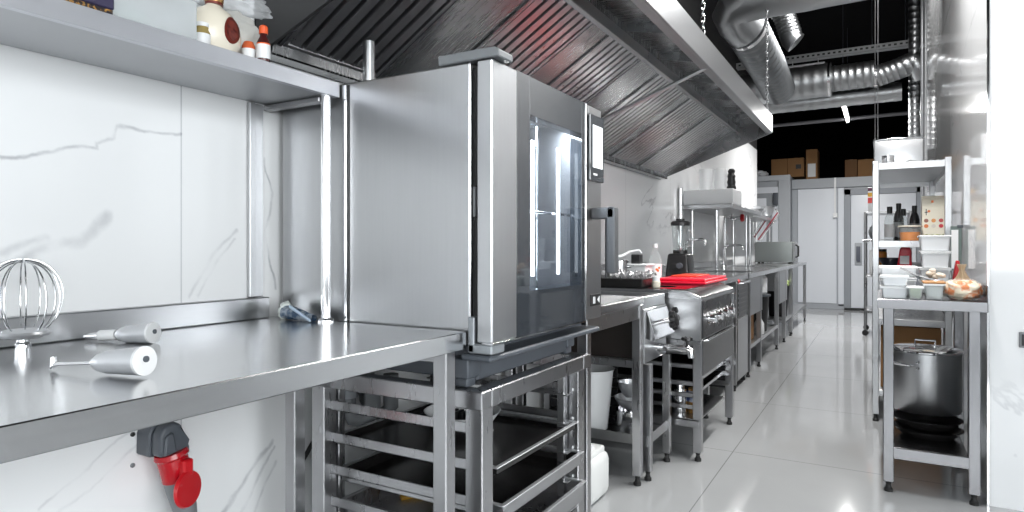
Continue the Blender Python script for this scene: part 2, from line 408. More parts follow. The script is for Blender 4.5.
batten(8.9, 10.4, -.42, 2.9, 'lit white linear lamp hanging below the spiral ducts', 52)
w = bpy.data.worlds.new('world'); scn.world = w; w.use_nodes = True
w.node_tree.nodes['Background'].inputs['Color'].default_value = (.93, .97, 1, 1); w.node_tree.nodes['Background'].inputs['Strength'].default_value = 1.0
scn.view_settings.view_transform = 'Standard'; scn.view_settings.look = 'None'; scn.view_settings.gamma = 1; scn.view_settings.use_curve_mapping = False
scn.view_settings.exposure = 1.2
scn.cycles.use_denoising = True
scn.cycles.max_bounces = 10; scn.cycles.diffuse_bounces = 5; scn.cycles.glossy_bounces = 6; scn.cycles.transparent_max_bounces = 16; scn.cycles.caustics_reflective = False
scn.cycles.sample_clamp_indirect = 8

# ================================================================== near worktop and what lies on it
TZ = .868
t = thing('worktop_table', 'long brushed steel worktop table along the marble wall, with a white-lit edge and upstand', 'table', (-1.32, .55, 0))
top = MB()
top.prism([(-1.695, TZ - .03), (-1.695, TZ), (-.944, TZ), (-.944, TZ - .047), (-.957, TZ - .047), (-.957, TZ - .03)], 'y', -.28, 1.395, .002)
top.build('worktop', STT, t)
MB().box(-1.697, -1.662, -.28, 1.36, TZ + .001, TZ + .066, .003).build('upstand', ST, t)
for x0 in (-.992, -1.54):
    for y0 in (1.313, -.22): leg(t, x0, x0 + .042, y0, y0 + .042, TZ - .031)
MB().box(-1.50, -.99, 1.322, 1.346, TZ - .075, TZ - .034, .002).build('crossbar', STS, t)

sh = thing('over_shelf', 'long grey steel shelf on tubes above the near worktop', 'shelf', (-1.57, .55, TZ))
SZ = 1.582; XF = -1.41
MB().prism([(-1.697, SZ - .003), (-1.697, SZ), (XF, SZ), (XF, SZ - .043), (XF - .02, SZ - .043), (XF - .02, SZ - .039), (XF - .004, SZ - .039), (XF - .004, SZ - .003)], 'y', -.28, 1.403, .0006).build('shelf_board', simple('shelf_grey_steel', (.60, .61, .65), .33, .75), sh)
MB().box(-1.697, XF, 1.403, 1.406, SZ - .043, SZ - .0005, .0005).build('end_fold', ST, sh)
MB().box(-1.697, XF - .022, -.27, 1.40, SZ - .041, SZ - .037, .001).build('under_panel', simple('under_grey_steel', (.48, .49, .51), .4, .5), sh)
for y in (1.37, -.2):
    p = MB().cyl((-1.43, y, TZ), (-1.43, y, SZ - .042), .0145).build('tube_post', CHR, sh)
    MB().lathe([(0, 0), (.024, 0), (.024, .006), (.017, .012), (0, .012)], (-1.43, y, TZ)).build('base_flange', CHR, p)
for y in (1.37, -.2): MB().box(-1.69, -1.445, y - .013, y + .013, SZ - .062, SZ - .045, .003).build('support_arm', STS, sh)
MB().box(-1.699, -1.682, 1.302, 1.322, TZ + .067, SZ - .045, .002).box(-1.699, -1.690, 1.322, 1.358, TZ + .067, SZ - .045, .002).build('wall_upright', STV, sh)

# --- on the shelf
bx = thing('gift_box', 'dark navy box with a gold speckled lower band, at the left on the upper shelf', 'box', (-1.53, .68, SZ))
MB().box(-1.61, -1.452, .56, .775, SZ + .014, SZ + .085, .003).build('box_body', simple('navy_card', (.035, .03, .07), .45), bx)
MB().box(-1.608, -1.454, .562, .773, SZ, SZ + .014, .002).build('gold_band', blotch('gold_speckle', (.02, .016, .02), (.42, .22, .05), 120, .5, .62, .4), bx)

cb = thing('food_container', 'clear plastic food container with a ribbed lid on the upper shelf', 'container', (-1.56, .89, SZ))
m = MB()
for a in range(1):
    x0, x1, y0, y1, z0, z1 = -1.67, -1.462, .785, 1.0, SZ, SZ + .098
    th = .003
    for q in ((x0, x1, y0, y1, z0, z0 + th), (x0, x1, y0, y0 + th, z0, z1), (x0, x1, y1 - th, y1, z0, z1), (x0, x0 + th, y0, y1, z0, z1), (x1 - th, x1, y0, y1, z0, z1)): m.box(*q, .001)
m.build('tub', FROST, cb)
m = MB(); m.box(x0 - .004, x1 + .005, y0 - .005, y1 + .005, z1, z1 + .008, .003)
m.build('lid', FROST, cb)
tag(MB().blob((-1.55, .87, SZ + .034), (.055, .05, .03), .35, 3, 2, floor=SZ + .004).build('plastic_wrap', simple('pale_green_film', (.62, .74, .70), .3)), 'crumpled pale green plastic wrap inside the clear container', 'wrap')
tag(MB().lathe([(0, 0), (.034, 0), (.036, .012), (.024, .024), (0, .026)], (-1.53, .955, SZ + .107), seg=24).box(-1.545, -1.515, .87, .94, SZ + .107, SZ + .119, .004).build('black_scoop', BLK), 'black round scoop lying on the clear food container', 'scoop')

bt = thing('liquor_bottle', 'round cream flask bottle with a brown neck and red oval label on the upper shelf', 'bottle', (-1.53, 1.085, SZ))
m = MB()
prof = [(.0, 0), (.030, 0), (.046, .008), (.058, .03), (.061, .05), (.056, .075), (.040, .097), (.022, .107), (.0155, .115), (.0155, .128), (0, .128)]
m.lathe(prof, (-1.53, 1.085, SZ), seg=36)
for v in m.bm.verts: v.co.x = -1.53 + (v.co.x + 1.53) * .72
m.build('flask', CREAM, bt)
m = MB().lathe([(.0185, .113), (.019, .15), (.0165, .152), (.0165, .18), (.0195, .183), (.0195, .205), (0, .207)], (-1.53, 1.085, SZ)); m.build('neck_wrap', simple('dark_red_foil', (.16, .03, .02), .35, .4), bt)
MB().lathe([(.0192, .118), (.0197, .126), (.0197, .134), (.0192, .14)], (-1.53, 1.085, SZ)).build('neck_band', simple('gold_foil', (.45, .27, .10), .35, .7), bt)
# tilted oval label wrapped on the front of the flask
def oval(s, rx, rz, tilt, cy, cz, off):
    def f(u, v):
        a = 2 * PI * u; r = v
        y = math.cos(a) * r * rx; z = math.sin(a) * r * rz
        y, z = y * math.cos(tilt) - z * math.sin(tilt), y * math.sin(tilt) + z * math.cos(tilt)
        zz = cz + z; yy = cy + y
        hs = [(h, rr) for rr, h in prof]; R = .05
        for (h0, r0), (h1, r1) in zip(hs, hs[1:]):
            if h0 <= zz <= h1 and h1 > h0: R = r0 + (r1 - r0) * (zz - h0) / (h1 - h0)
        x = .72 * math.sqrt(max(R * R - yy * yy, 1e-6)) + off
        return (-1.53 + x, 1.085 + yy, SZ + zz)
    return s.grid(f, 28, 5, .0008)
oval(MB(), .023, .032, -.35, .018, .058, .0012).build('oval_label', simple('brown_red_label', (.30, .05, .035), .4), bt)
oval(MB(), .018, .026, -.35, .018, .058, .0022).build('label_field', blotch('label_print', (.33, .07, .05), (.16, .03, .03), 60, .45, .6, .4), bt)

jr = thing('small_jar', 'small amber glass jar with a white label beside the cream flask bottle', 'jar', (-1.50, 1.018, SZ))
MB().lathe([(0, 0), (.017, 0), (.019, .004), (.019, .042), (.015, .05), (.015, .056), (0, .056)], (-1.50, 1.018, SZ)).build('glass_body', simple('olive_glass', (.34, .26, .10), .12), jr)
MB().lathe([(.0195, .01), (.0195, .038)], (-1.50, 1.018, SZ)).build('paper_label', WHT, jr)
MB().lathe([(0, .056), (.0165, .056), (.0165, .066), (0, .066)], (-1.50, 1.018, SZ)).build('lid', WHT, jr)

rb = thing('sauce_bottle', 'small dark sauce bottle with orange cap and white label at the shelf edge', 'bottle', (-1.475, 1.185, SZ))
MB().lathe([(0, 0), (.0165, 0), (.0175, .004), (.0175, .058), (.010, .074), (.009, .086), (0, .086)], (-1.475, 1.185, SZ)).build('bottle_body', simple('dark_sauce', (.06, .012, .012), .12), rb)
MB().lathe([(0, .082), (.0115, .082), (.0115, .1), (.009, .104), (0, .104)], (-1.475, 1.185, SZ)).build('screw_cap', simple('orange_red_cap', (.75, .10, .02), .35), rb)
MB().lathe([(.018, .014), (.018, .052)], (-1.475, 1.185, SZ)).build('wrap_label', WHT, rb)
MB().lathe([(.0182, .052), (.0165, .06)], (-1.475, 1.185, SZ)).build('shoulder_band', simple('orange_band', (.8, .14, .03), .4), rb)
rb2 = thing('sauce_bottle', 'small orange-shouldered bottle with a pale label just left of the dark sauce bottle', 'bottle', (-1.515, 1.168, SZ))
MB().lathe([(0, 0), (.0165, 0), (.0175, .004), (.0175, .05), (.012, .062), (0, .062)], (-1.515, 1.168, SZ)).build('bottle_body', simple('orange_sauce', (.62, .13, .05), .2), rb2)
MB().lathe([(.018, .006), (.018, .042)], (-1.515, 1.168, SZ)).build('wrap_label', WHT, rb2)
tag(MB().blob((-1.61, 1.19, SZ + .085), (.065, .10, .085), .22, 2.2, 4.2, sub=4, floor=SZ + .001).build('plastic_bag', BAGM), 'big crumpled translucent plastic bag behind the cream flask bottle', 'bag')
tag(MB().blob((-1.60, 1.12, SZ + .20), (.05, .17, .045), .28, 2.4, 1.2, sub=4).build('plastic_bag', glass('clear_bag_film', (.95, .96, .97), .35, .2)), 'clear crinkled plastic bag lying over the things at the back of the upper shelf', 'bag')

# everything on the shelf was laid out on a slightly deeper shelf: bring it onto the real board
for o in list(bpy.data.objects):
    if o.parent is None and o.get('label') and abs(o.location.z - 1.582) < .2 and o.name.split('.')[0] in ('gift_box', 'food_container', 'plastic_wrap', 'black_scoop', 'liquor_bottle', 'small_jar', 'sauce_bottle', 'plastic_bag'):
        o.location.x *= .979; o.location.y *= .979
        if o.name.split('.')[0] == 'liquor_bottle': o.scale = (1.18,) * 3; o.location.y -= .012
        if o.name.split('.')[0] in ('food_container', 'plastic_wrap', 'black_scoop'): o.location.y -= .025
# --- whisk and mixer attachments
wx, wy = -1.555, .648
wk = thing('balloon_whisk', 'big steel balloon whisk of a mixer standing on its hub on the worktop', 'whisk', (wx, wy, TZ))
MB().lathe([(0, 0), (.014, 0), (.014, .02), (.011, .024), (.011, .034), (0, .034)], (wx, wy, TZ)).box(wx - .02, wx + .02, wy - .004, wy + .004, TZ + .012, TZ + .02).build('hub', CHR, wk)
MB().lathe([(.0, .032), (.03, .031), (.044, .036), (.047, .041), (.044, .046), (.03, .05), (0, .05)], (wx, wy, TZ)).build('collar', ALU, wk)
WIRE = simple('whisk_wire', (.66, .67, .68), .18, 1)
for k in range(6):
    a = PI * k / 6 + .2; pts = []
    for i in range(41):
        q = -1 + 2 * i / 40
        th = q * PI * .80
        r = math.copysign(abs(math.sin(th)) ** .9, th) * .069
        pts.append((wx + r * math.cos(a), wy + r * math.sin(a), TZ + .112 + .079 * math.cos(th) + .003 * (k % 3)))
    MB().tube(pts, .0017, 8).build('wire', WIRE, wk)

def attachment(label, tail, head, r, name='mixer_attachment', white=False):
    a, b = Vector(tail), Vector(head); d = (b - a).normalized(); L = (b - a).length
    t = thing(name, label, 'mixer attachment', (b.x, b.y, TZ))
    def pt(s): return a + d * (s * L)
    c0, c1 = pt(.50), b
    MB().tube([pt(.46), pt(.52), pt(.62), pt(.97), pt(.985)], [.008, .015, .02, r, r], 28).build('cone_housing', ALU, t)
    MB().lathe([(0, 0), (r * 1.02, 0), (r * 1.02, .005), (r * .4, .0065), (0, .0065)], pt(.985), d, 28).build('end_cap', WHT, t)
    e = MB().lathe([(0, 0), (r * .22, 0), (r * .22, .003), (0, .003)], pt(.985) + d * .0062 + Vector((0, 0, r * .12)), d, 14)
    e.build('coupling_socket', DKG, t)
    if white:
        MB().tube([pt(.22), pt(.47)], [.0125, .0125], 18).build('white_sleeve', WHT, t)
        MB().tube([pt(0), pt(.22)], [.008, .0105], 14).build('steel_tip', CHR, t)
    else:
        up = Vector((0, 0, 1)); sd = d.cross(up).normalized()
        m = MB(); w0 = .006
        P = [pt(.03) - sd * w0, pt(.5) - sd * w0 * 1.2, pt(.5) + sd * w0 * 1.2, pt(.03) + sd * w0]
        m.hexa([q - up * .003 for q in P] + [q + up * .003 for q in P], .0012)
        m.build('flat_shaft', CHR, t)
        m = MB(); m.tube([pt(.0) + up * .012, pt(.0) - up * .005 + d * .002, pt(.05)], [.005, .007, .005], 12); m.build('hooked_tip', CHR, t)
    return t
attachment('grey mixer attachment with flat shaft lying nearest on the worktop', (-1.285, .582, TZ + .013), (-1.083, .628, TZ + .029), .0245)
attachment('grey and white mixer attachment lying behind the flat shafted one', (-1.618, .802, TZ + .0125), (-1.452, .862, TZ + .0245), .024, white=True)

# --- crumpled blue packet by the oven
pk = thing('blue_packet', 'crumpled blue and white plastic packet lying against the oven on the worktop', 'packet', (-1.515, 1.345, TZ))
def pkf(u, v):
    x = -1.575 + u * .115; y = 1.352 + .028 * math.sin(v * PI * 2) * (1 - .6 * u)
    z = TZ + .024 - .014 * u + (.0215 - .011 * u) * math.cos(v * PI * 2) + .002 * noise.noise(Vector((u * 14, v * 9, 1)))
    return (x, y + .003 * noise.noise(Vector((u * 12, v * 7, 5))), max(z, TZ + .001))
MB().grid(pkf, 26, 30, .001).build('packet_body', blotch('blue_film', (.10, .17, .28), (.55, .62, .70), 42, .42, .6, .25), pk)
MB().blob((-1.582, 1.352, TZ + .027), (.018, .024, .027), .3, 3, 6, floor=TZ + .001).build('white_end', simple('pale_film', (.74, .79, .76), .4), pk)
MB().hexa([(-1.53, 1.318, TZ + .04), (-1.447, 1.322, TZ + .002), (-1.447, 1.33, TZ + .002), (-1.53, 1.327, TZ + .04), (-1.53, 1.318, TZ + .05), (-1.447, 1.322, TZ + .01), (-1.447, 1.33, TZ + .01), (-1.53, 1.327, TZ + .05)], .002).build('folded_flap', simple('pale_blue_film', (.42, .52, .64), .3), pk)

# --- wall socket under the worktop
sk = thing('industrial_socket', 'grey and red industrial power socket with plug on the marble wall under the worktop', 'socket', (-1.7, 1.0, .44))
HS = lambda k: [(1.008 + (y - 1.0) * k * .82, .58 + (z_ - .58) * k) for y, z_ in ((.945, .545), (.947, .605), (.962, .628), (1.0, .64), (1.03, .625), (1.045, .57), (1.06, .562), (1.062, .532))]
m = MB()
m.prism(HS(1.0), 'x', -1.699, -1.64, .004); m.prism(HS(.9), 'x', -1.64, -1.60, .009); m.prism([(.975, .55), (.98, .60), (1.0, .61), (1.01, .555)], 'x', -1.605, -1.59, .004)
m.build('housing', DKG, sk)
a = Vector((-1.625, 1.012, .552)); d = Vector((.05, .22, -1)).normalized()
MB().lathe([(0, 0), (.040, 0), (.043, .012), (.038, .018), (.037, .078), (0, .078)], a, d, 30).build('red_sleeve', simple('red_socket_plastic', (.42, .005, .012), .18), sk)
MB().lathe([(0, 0), (.035, 0), (.035, .03), (.029, .09), (.021, .14), (0, .14)], a + d * .077, d, 28).build('plug_body', MDG, sk)
MB().tube([a + d * .21, a + d * .3, a + d * .38 + Vector((-.01, .03, 0)), Vector((-1.66, 1.14, .1)), Vector((-1.67, 1.2, .012))], .009, 12).build('power_cable', BLK, sk)
n = Vector((.95, .31, .05)).normalized()
m = MB().lathe([(0, 0), (.045, 0), (.048, .004), (.045, .012), (0, .014)], (-1.575, 1.022, .458), n, 30)
m.box(-1.592, -1.566, 1.012, 1.04, .49, .535, .004)
m.build('hinged_flap', simple('red_flap', (.50, .006, .012), .3), sk)
for z, l in ((.599, 'small black wall plug in the marble, upper left of the power socket'), (.518, 'small grey wall plug in the marble, lower left of the power socket')):
    tag(MB().lathe([(0, 0), (.006, 0), (.006, .003), (.003, .004), (0, .0035)], (-1.7, .955, z), (1, 0, 0), 14).build('wall_plug', BLK if z > .55 else MDG, at=(-1.7, .955, z)), l, 'wall plug')

# ================================================================== combi oven
OY0, OY1 = 1.412, 2.15; OXB, OXF = -1.67, -.944; OZ0, OZ1 = .832, 1.58
ov = thing('combi_oven', 'large steel combi oven with dark glass door on a rack stand', 'oven', (-1.3, 1.78, .71))
m = MB()
m.box(OXB, OXF, OY0, OY0 + .05, OZ0, OZ1, .004); m.box(OXB, OXF, OY1 - .05, OY1, OZ0, OZ1, .004)
m.box(OXB, OXF, OY0 + .05, OY1 - .05, OZ1 - .05, OZ1 - .001, .002); m.box(OXB, OXF, OY0 + .05, OY1 - .05, OZ0, OZ0 + .06, .002); m.box(OXB, OXB + .05, OY0 + .05, OY1 - .05, OZ0 + .06, OZ1 - .05, .002)
m.build('body', STV, ov)
MB().box(-1.382, -1.374, OY0 - .002, OY0 + .002, OZ0 + .005, OZ1 - .006, .0005).build('side_seam', BLK, ov)
MB().box(-1.392, -1.383, OY0 - .005, OY0 + .002, OZ0 + .005, OZ1 - .006, .001).build('side_rib', CHR, ov)
MB().box(OXF - .002, OXF + .002, OY0, OY0 + .004, OZ0, OZ1, .001).build('front_edge', CHR, ov)
# cavity fittings
for x, y in ((-1.05, OY0 + .075), (-1.05, OY1 - .075)):
    pass
for y in (OY0 + .10, OY1 - .16):
    m = MB()
    for x in (-1.05, -1.5): m.cyl((x, y, .9), (x, y, 1.52), .006, seg=8)
    for k in range(8): m.tube([(-1.05, y, .93 + k * .075), (-1.5, y, .93 + k * .075)], .005, 8)
    m.build('rack_guide', CHR, ov)
MB().box(-1.615, -1.60, OY0 + .12, OY1 - .12, .90, 1.5, .003).build('fan_baffle', ST, ov)
# door
DX = -.868
dr = MB().box(-.915, DX, 1.400, 1.532, OZ0 + .008, OZ1 - .003, .004).build('door', STV, ov)
m = MB()
gy0, gy1, gz0, gz1 = 1.532, 2.003, OZ0 + .008, OZ1 - .003
wy0, wy1, wz0, wz1 = 1.607, 1.972, .965, 1.468
for q in ((gy0, wy0, gz0, gz1), (wy1, gy1, gz0, gz1), (wy0, wy1, gz0, wz0), (wy0, wy1, wz1, gz1)): m.box(-.912, DX - .001, q[0], q[1], q[2], q[3], .0005)
m.build('dark_glass_panel', OVDK, dr)
MB().box(-.876, DX - .002, wy0 - .001, wy1 + .001, wz0 - .001, wz1 + .001, .0005).build('window_pane', OVG, dr)
m = MB()
m.box(-.90, DX + .002, gy1 - .001, gy1 + .003, gz0, gz1, .0005); m.box(-.90, DX + .002, 1.401, gy1, gz0 - .004, gz0, .0005)
m.build('door_trim', CHR, dr)
LED = emit('oven_led_strip', (.95, .98, 1), 2.2)
for y in (1.722, 1.90):
    MB().box(-.925, -.918, y - .008, y + .008, 1.0, 1.415, .002).build('led_strip', LED, dr)
MB().box(-.935, -.93, 1.66, 2.02, 1.195, 1.203, .001).build('inner_glass_clip', CHR, dr)
lo = area('oven_cavity_fill', (-1.0, 1.78, 1.515), (0, 0, 0), .08, .4, 7, (.92, .96, 1)); lo.parent = ov; lo.location -= wloc(ov)  # fill light added in the cavity to brighten the oven window
m = MB()
for q in ((1.424, 1.456, .845, 1.568), (2.095, 2.128, .845, 1.568), (1.456, 2.095, .845, .885), (1.456, 2.095, 1.535, 1.568)): m.box(-.943, -.9155, q[0], q[1], q[2], q[3], .001)
m.build('door_gasket', RUB, ov)
col = MB().box(-.914, DX - .002, 2.007, 2.146, OZ0 + .008, OZ1 - .003, .003).build('control_column', STV, ov)
MB().box(-.87, DX + .008, 2.024, 2.148, 1.318, 1.548, .003).build('touch_panel', OVDK, col)
MB().box(DX + .0075, DX + .009, 2.046, 2.132, 1.365, 1.512, .0005).build('screen', emit('touch_screen', (.70, .73, .76), .55), col)
MB().box(DX + .0075, DX + .009, 2.05, 2.085, 1.338, 1.345, .0003).build('screen_mark', WHT, col)
MB().box(-.87, DX + .002, 2.045, 2.132, .885, .925, .001).build('switch_plate', BLK, col)
m = MB()
m.box(DX, DX + .0035, 2.062, 2.070, .893, .917, .0003).box(DX, DX + .0035, 2.075, 2.079, .893, .917, .0003)
m.prism([(2.098, .905), (2.118, .893), (2.118, .917)], 'x', DX, DX + .0035); m.build('switch_symbols', WHT, col)
h = MB(); h.box(DX, -.782, 2.046, 2.084, 1.186, 1.226, .006).box(-.812, -.780, 2.046, 2.084, 1.0, 1.226, .006)
h.build('door_handle', simple('handle_grey', (.085, .087, .092), .4), ov)
MB().box(-.818, -.81, 2.05, 2.08, .985, 1.186, .003).build('handle_grip', BLK, ov)
# hinges, top cover, plinth
MB().prism([(-1.04, OZ1), (-1.04, OZ1 + .027), (-.862, OZ1 + .027), (-.848, OZ1 + .018), (-.848, OZ1)], 'y', 1.40, 1.475, .003).build('hinge_cover', MDG, ov)
MB().box(-.945, -.87, 1.402, 1.47, OZ0 - .022, OZ0 + .004, .004).box(-.945, -.925, 1.402, 1.43, OZ0 - .02, OZ0 + .075, .003).build('hinge_bracket', simple('hinge_grey', (.30, .32, .34), .4, .5), ov)
MB().box(-.938, -.93, 1.415, 1.44, 1.17, 1.25, .002).build('door_catch', MDG, ov)
MB().cyl((-1.472, 1.60, OZ1 - .005), (-1.472, 1.60, 1.77), .0195, seg=32).build('vent_pipe', STV, ov)
pl = MB()
pl.box(-1.60, -.962, 1.475, 2.055, .722, OZ0, .004).box(-1.60, -.962, 1.44, 2.12, .792, OZ0, .004).box(-.972, -.945, 1.425, 2.14, .79, OZ0 - .002, .004).box(-.97, -.875, 1.405, 2.146, OZ0 - .042, OZ0 - .026, .006)
pl.build('plinth', DKG, ov)
for x, y in ((-.985, 1.45), (-.985, 2.075), (-1.55, 1.45), (-1.55, 2.075)):
    MB().box(x - .03, x + .03, y - .03, y + .03, .735, .79, .006).box(x - .022, x + .022, y - .022, y + .022, .711, .737, .006).build('foot', DKG, ov)
MB().box(-.945, -.9435, 1.52, 1.535, .797, .815, .0005).build('sticker', WHT, ov)

# ---- stand
sd = thing('oven_stand', 'steel rack stand with tray rails under the combi oven', 'stand', (-1.25, 1.76, 0))
m = MB()
SX0, SX1, SY0, SY1 = -1.56, -.902, 1.405, 2.115
for q in ((SX0, SX1, SY0, SY0 + .05), (SX0, SX1, SY1 - .05, SY1), (SX0, SX0 + .05, SY0 + .051, SY1 - .051), (SX1 - .05, SX1, SY0 + .051, SY1 - .051)): m.box(*q, .661, .71, .003)
m.build('top_frame', STS, sd)
for x in (-.965, -1.545):
    for y in (1.42, 2.035): leg(sd, x, x + .055, y, y + .055, .662)
for x in (-.975, -1.525):
    for y in (1.49, 2.0): MB().box(x, x + .028, y, y + .028, .06, .662, .002).build('rail_upright', STS, sd)
for z in (.58, .48, .38, .28, .18):
    for y0, s in ((1.452, 1), (2.045, -1)):
        r_ = MB().box(-1.53, -.93, y0, y0 + .004, z, z + .03, .001).box(-1.53, -.93, y0, y0 + s * .06, z, z + .004, .001).build('guide_rail', STS, sd)
        MB().lathe([(0, 0), (.006, 0), (.004, .003), (0, .0035)], (-.93, y0 + s * .012, z + .014), (1, 0, 0), 10).build('rail_bolt', WHT, r_)
m = MB()
for a in (0, 1): m.box(-1.53, -.93, (1.43, 2.05)[a], (1.445, 2.065)[a], .10, .135, .002)
m.build('bottom_brace', STS, sd)

def tray(name, z, h, label, cat, mi, mo, x1=-.915, depth=.60):
    t = thing(name, label, cat, (x1 - depth / 2, 1.76, z))
    y0, y1, x0 = 1.50, 2.02, x1 - depth
    m = MB(); th = .002
    m.box(x0, x1, y0 - .0, y1, z, z + th, .0005)
    zt = z + h
    for q in ((x0, x0 + th, y0, y1), (x1 - th, x1, y0, y1), (x0, x1, y0, y0 + th), (x0, x1, y1 - th, y1)): m.box(*q, z, zt, .0005)
    m.build('pan', mo, t)
    MB().box(x0 + .003, x1 - .003, y0 + .003, y1 - .003, z + th, z + th + .002, .0005).box(x0 + .003, x0 + .005, y0 + .003, y1 - .003, z + .004, zt - .002, .0004).box(x0 + .003, x1 - .003, y1 - .005, y1 - .003, z + .004, zt - .002, .0004).build('pan_lining', mi, t)
    m = MB()
    for q in ((x0 - .008, x0 + .004, y0 - .012, y1 + .012), (x1 - .004, x1 + .010, y0 - .012, y1 + .012), (x0, x1, y0 - .012, y0 + .003), (x0, x1, y1 - .003, y1 + .012)): m.box(*q, zt, zt + .004, .0015)
    m.build('rim', ALU, t)
    return t
tray('baking_tray', .464, .020, 'black baking tray with bright rim on the upper stand rails', 'tray', ENAM, ENAM)
tray('gastronorm_pan', .344, .040, 'steel pan with black inside on the second stand rail', 'pan', ENAM, ST, x1=-.895)
p3 = tray('gastronorm_pan', .225, .060, 'deep steel pan on the third rail of the oven stand', 'pan', STS, ST, x1=-.885)
tray('baking_tray', .185, .014, 'lowest black tray on the oven stand rails', 'tray', ENAM, ENAM)
tag(MB().box(-1.30, -.97, 1.56, 1.575, .351, .359, .002).build('steel_skewer', CHR), 'bright steel bar lying in the black lined pan', 'bar')
tag(MB().shell([(.06, 0), (.10, .015), (.125, .05), (.13, .055)], (-1.22, 1.78, .488), t=.003).build('white_bowl', WHT), 'white shallow bowl on the upper black tray of the oven stand', 'bowl')
m = MB()
for k in range(4): m.box(-1.26 + k * .022, -1.247 + k * .022, 1.755, 1.80, .492, .54, .002)
tag(m.build('cutlery_block', BLK, at=(-1.22, 1.78, .492)), 'small black slotted piece standing in the white bowl', 'utensil')
tag(MB().tube([(-1.42, 1.70, .233), (-1.36, 1.80, .236), (-1.27, 1.83, .236)], [.012, .016, .006], 12).build('yellow_handle', simple('yellow_plastic', (.60, .33, .03), .4)), 'yellow plastic handled tool lying in the deep pan', 'tool')
# drain pipes and cable on the wall behind the stand
dp = thing('drain_pipe', 'grey plastic drain pipes curving on the wall behind the oven stand', 'pipe', (-1.66, 1.75, .45))
for y, r_ in ((1.70, .03), (1.80, .028)):
    MB().tube([(-1.665, y, .70), (-1.665, y, .52), (-1.64, y + .005, .475), (-1.60, y + .02, .47), (-1.575, y + .03, .5), (-1.575, y + .03, .62)], r_, 16).build('pipe_bend', MDG, dp)
MB().lathe([(.036, 0), (.036, .03)], (-1.665, 1.70, .55)).lathe([(.034, 0), (.034, .03)], (-1.665, 1.80, .55)).build('coupling_ring', GRP, dp)
tag(MB().tube([(-1.692, 1.455, .30), (-1.692, 1.60, .46), (-1.692, 1.75, .63), (-1.692, 1.80, .70)], .008, 8).build('wall_cable', BLK), 'black cable running diagonally up the wall behind the oven stand', 'cable')
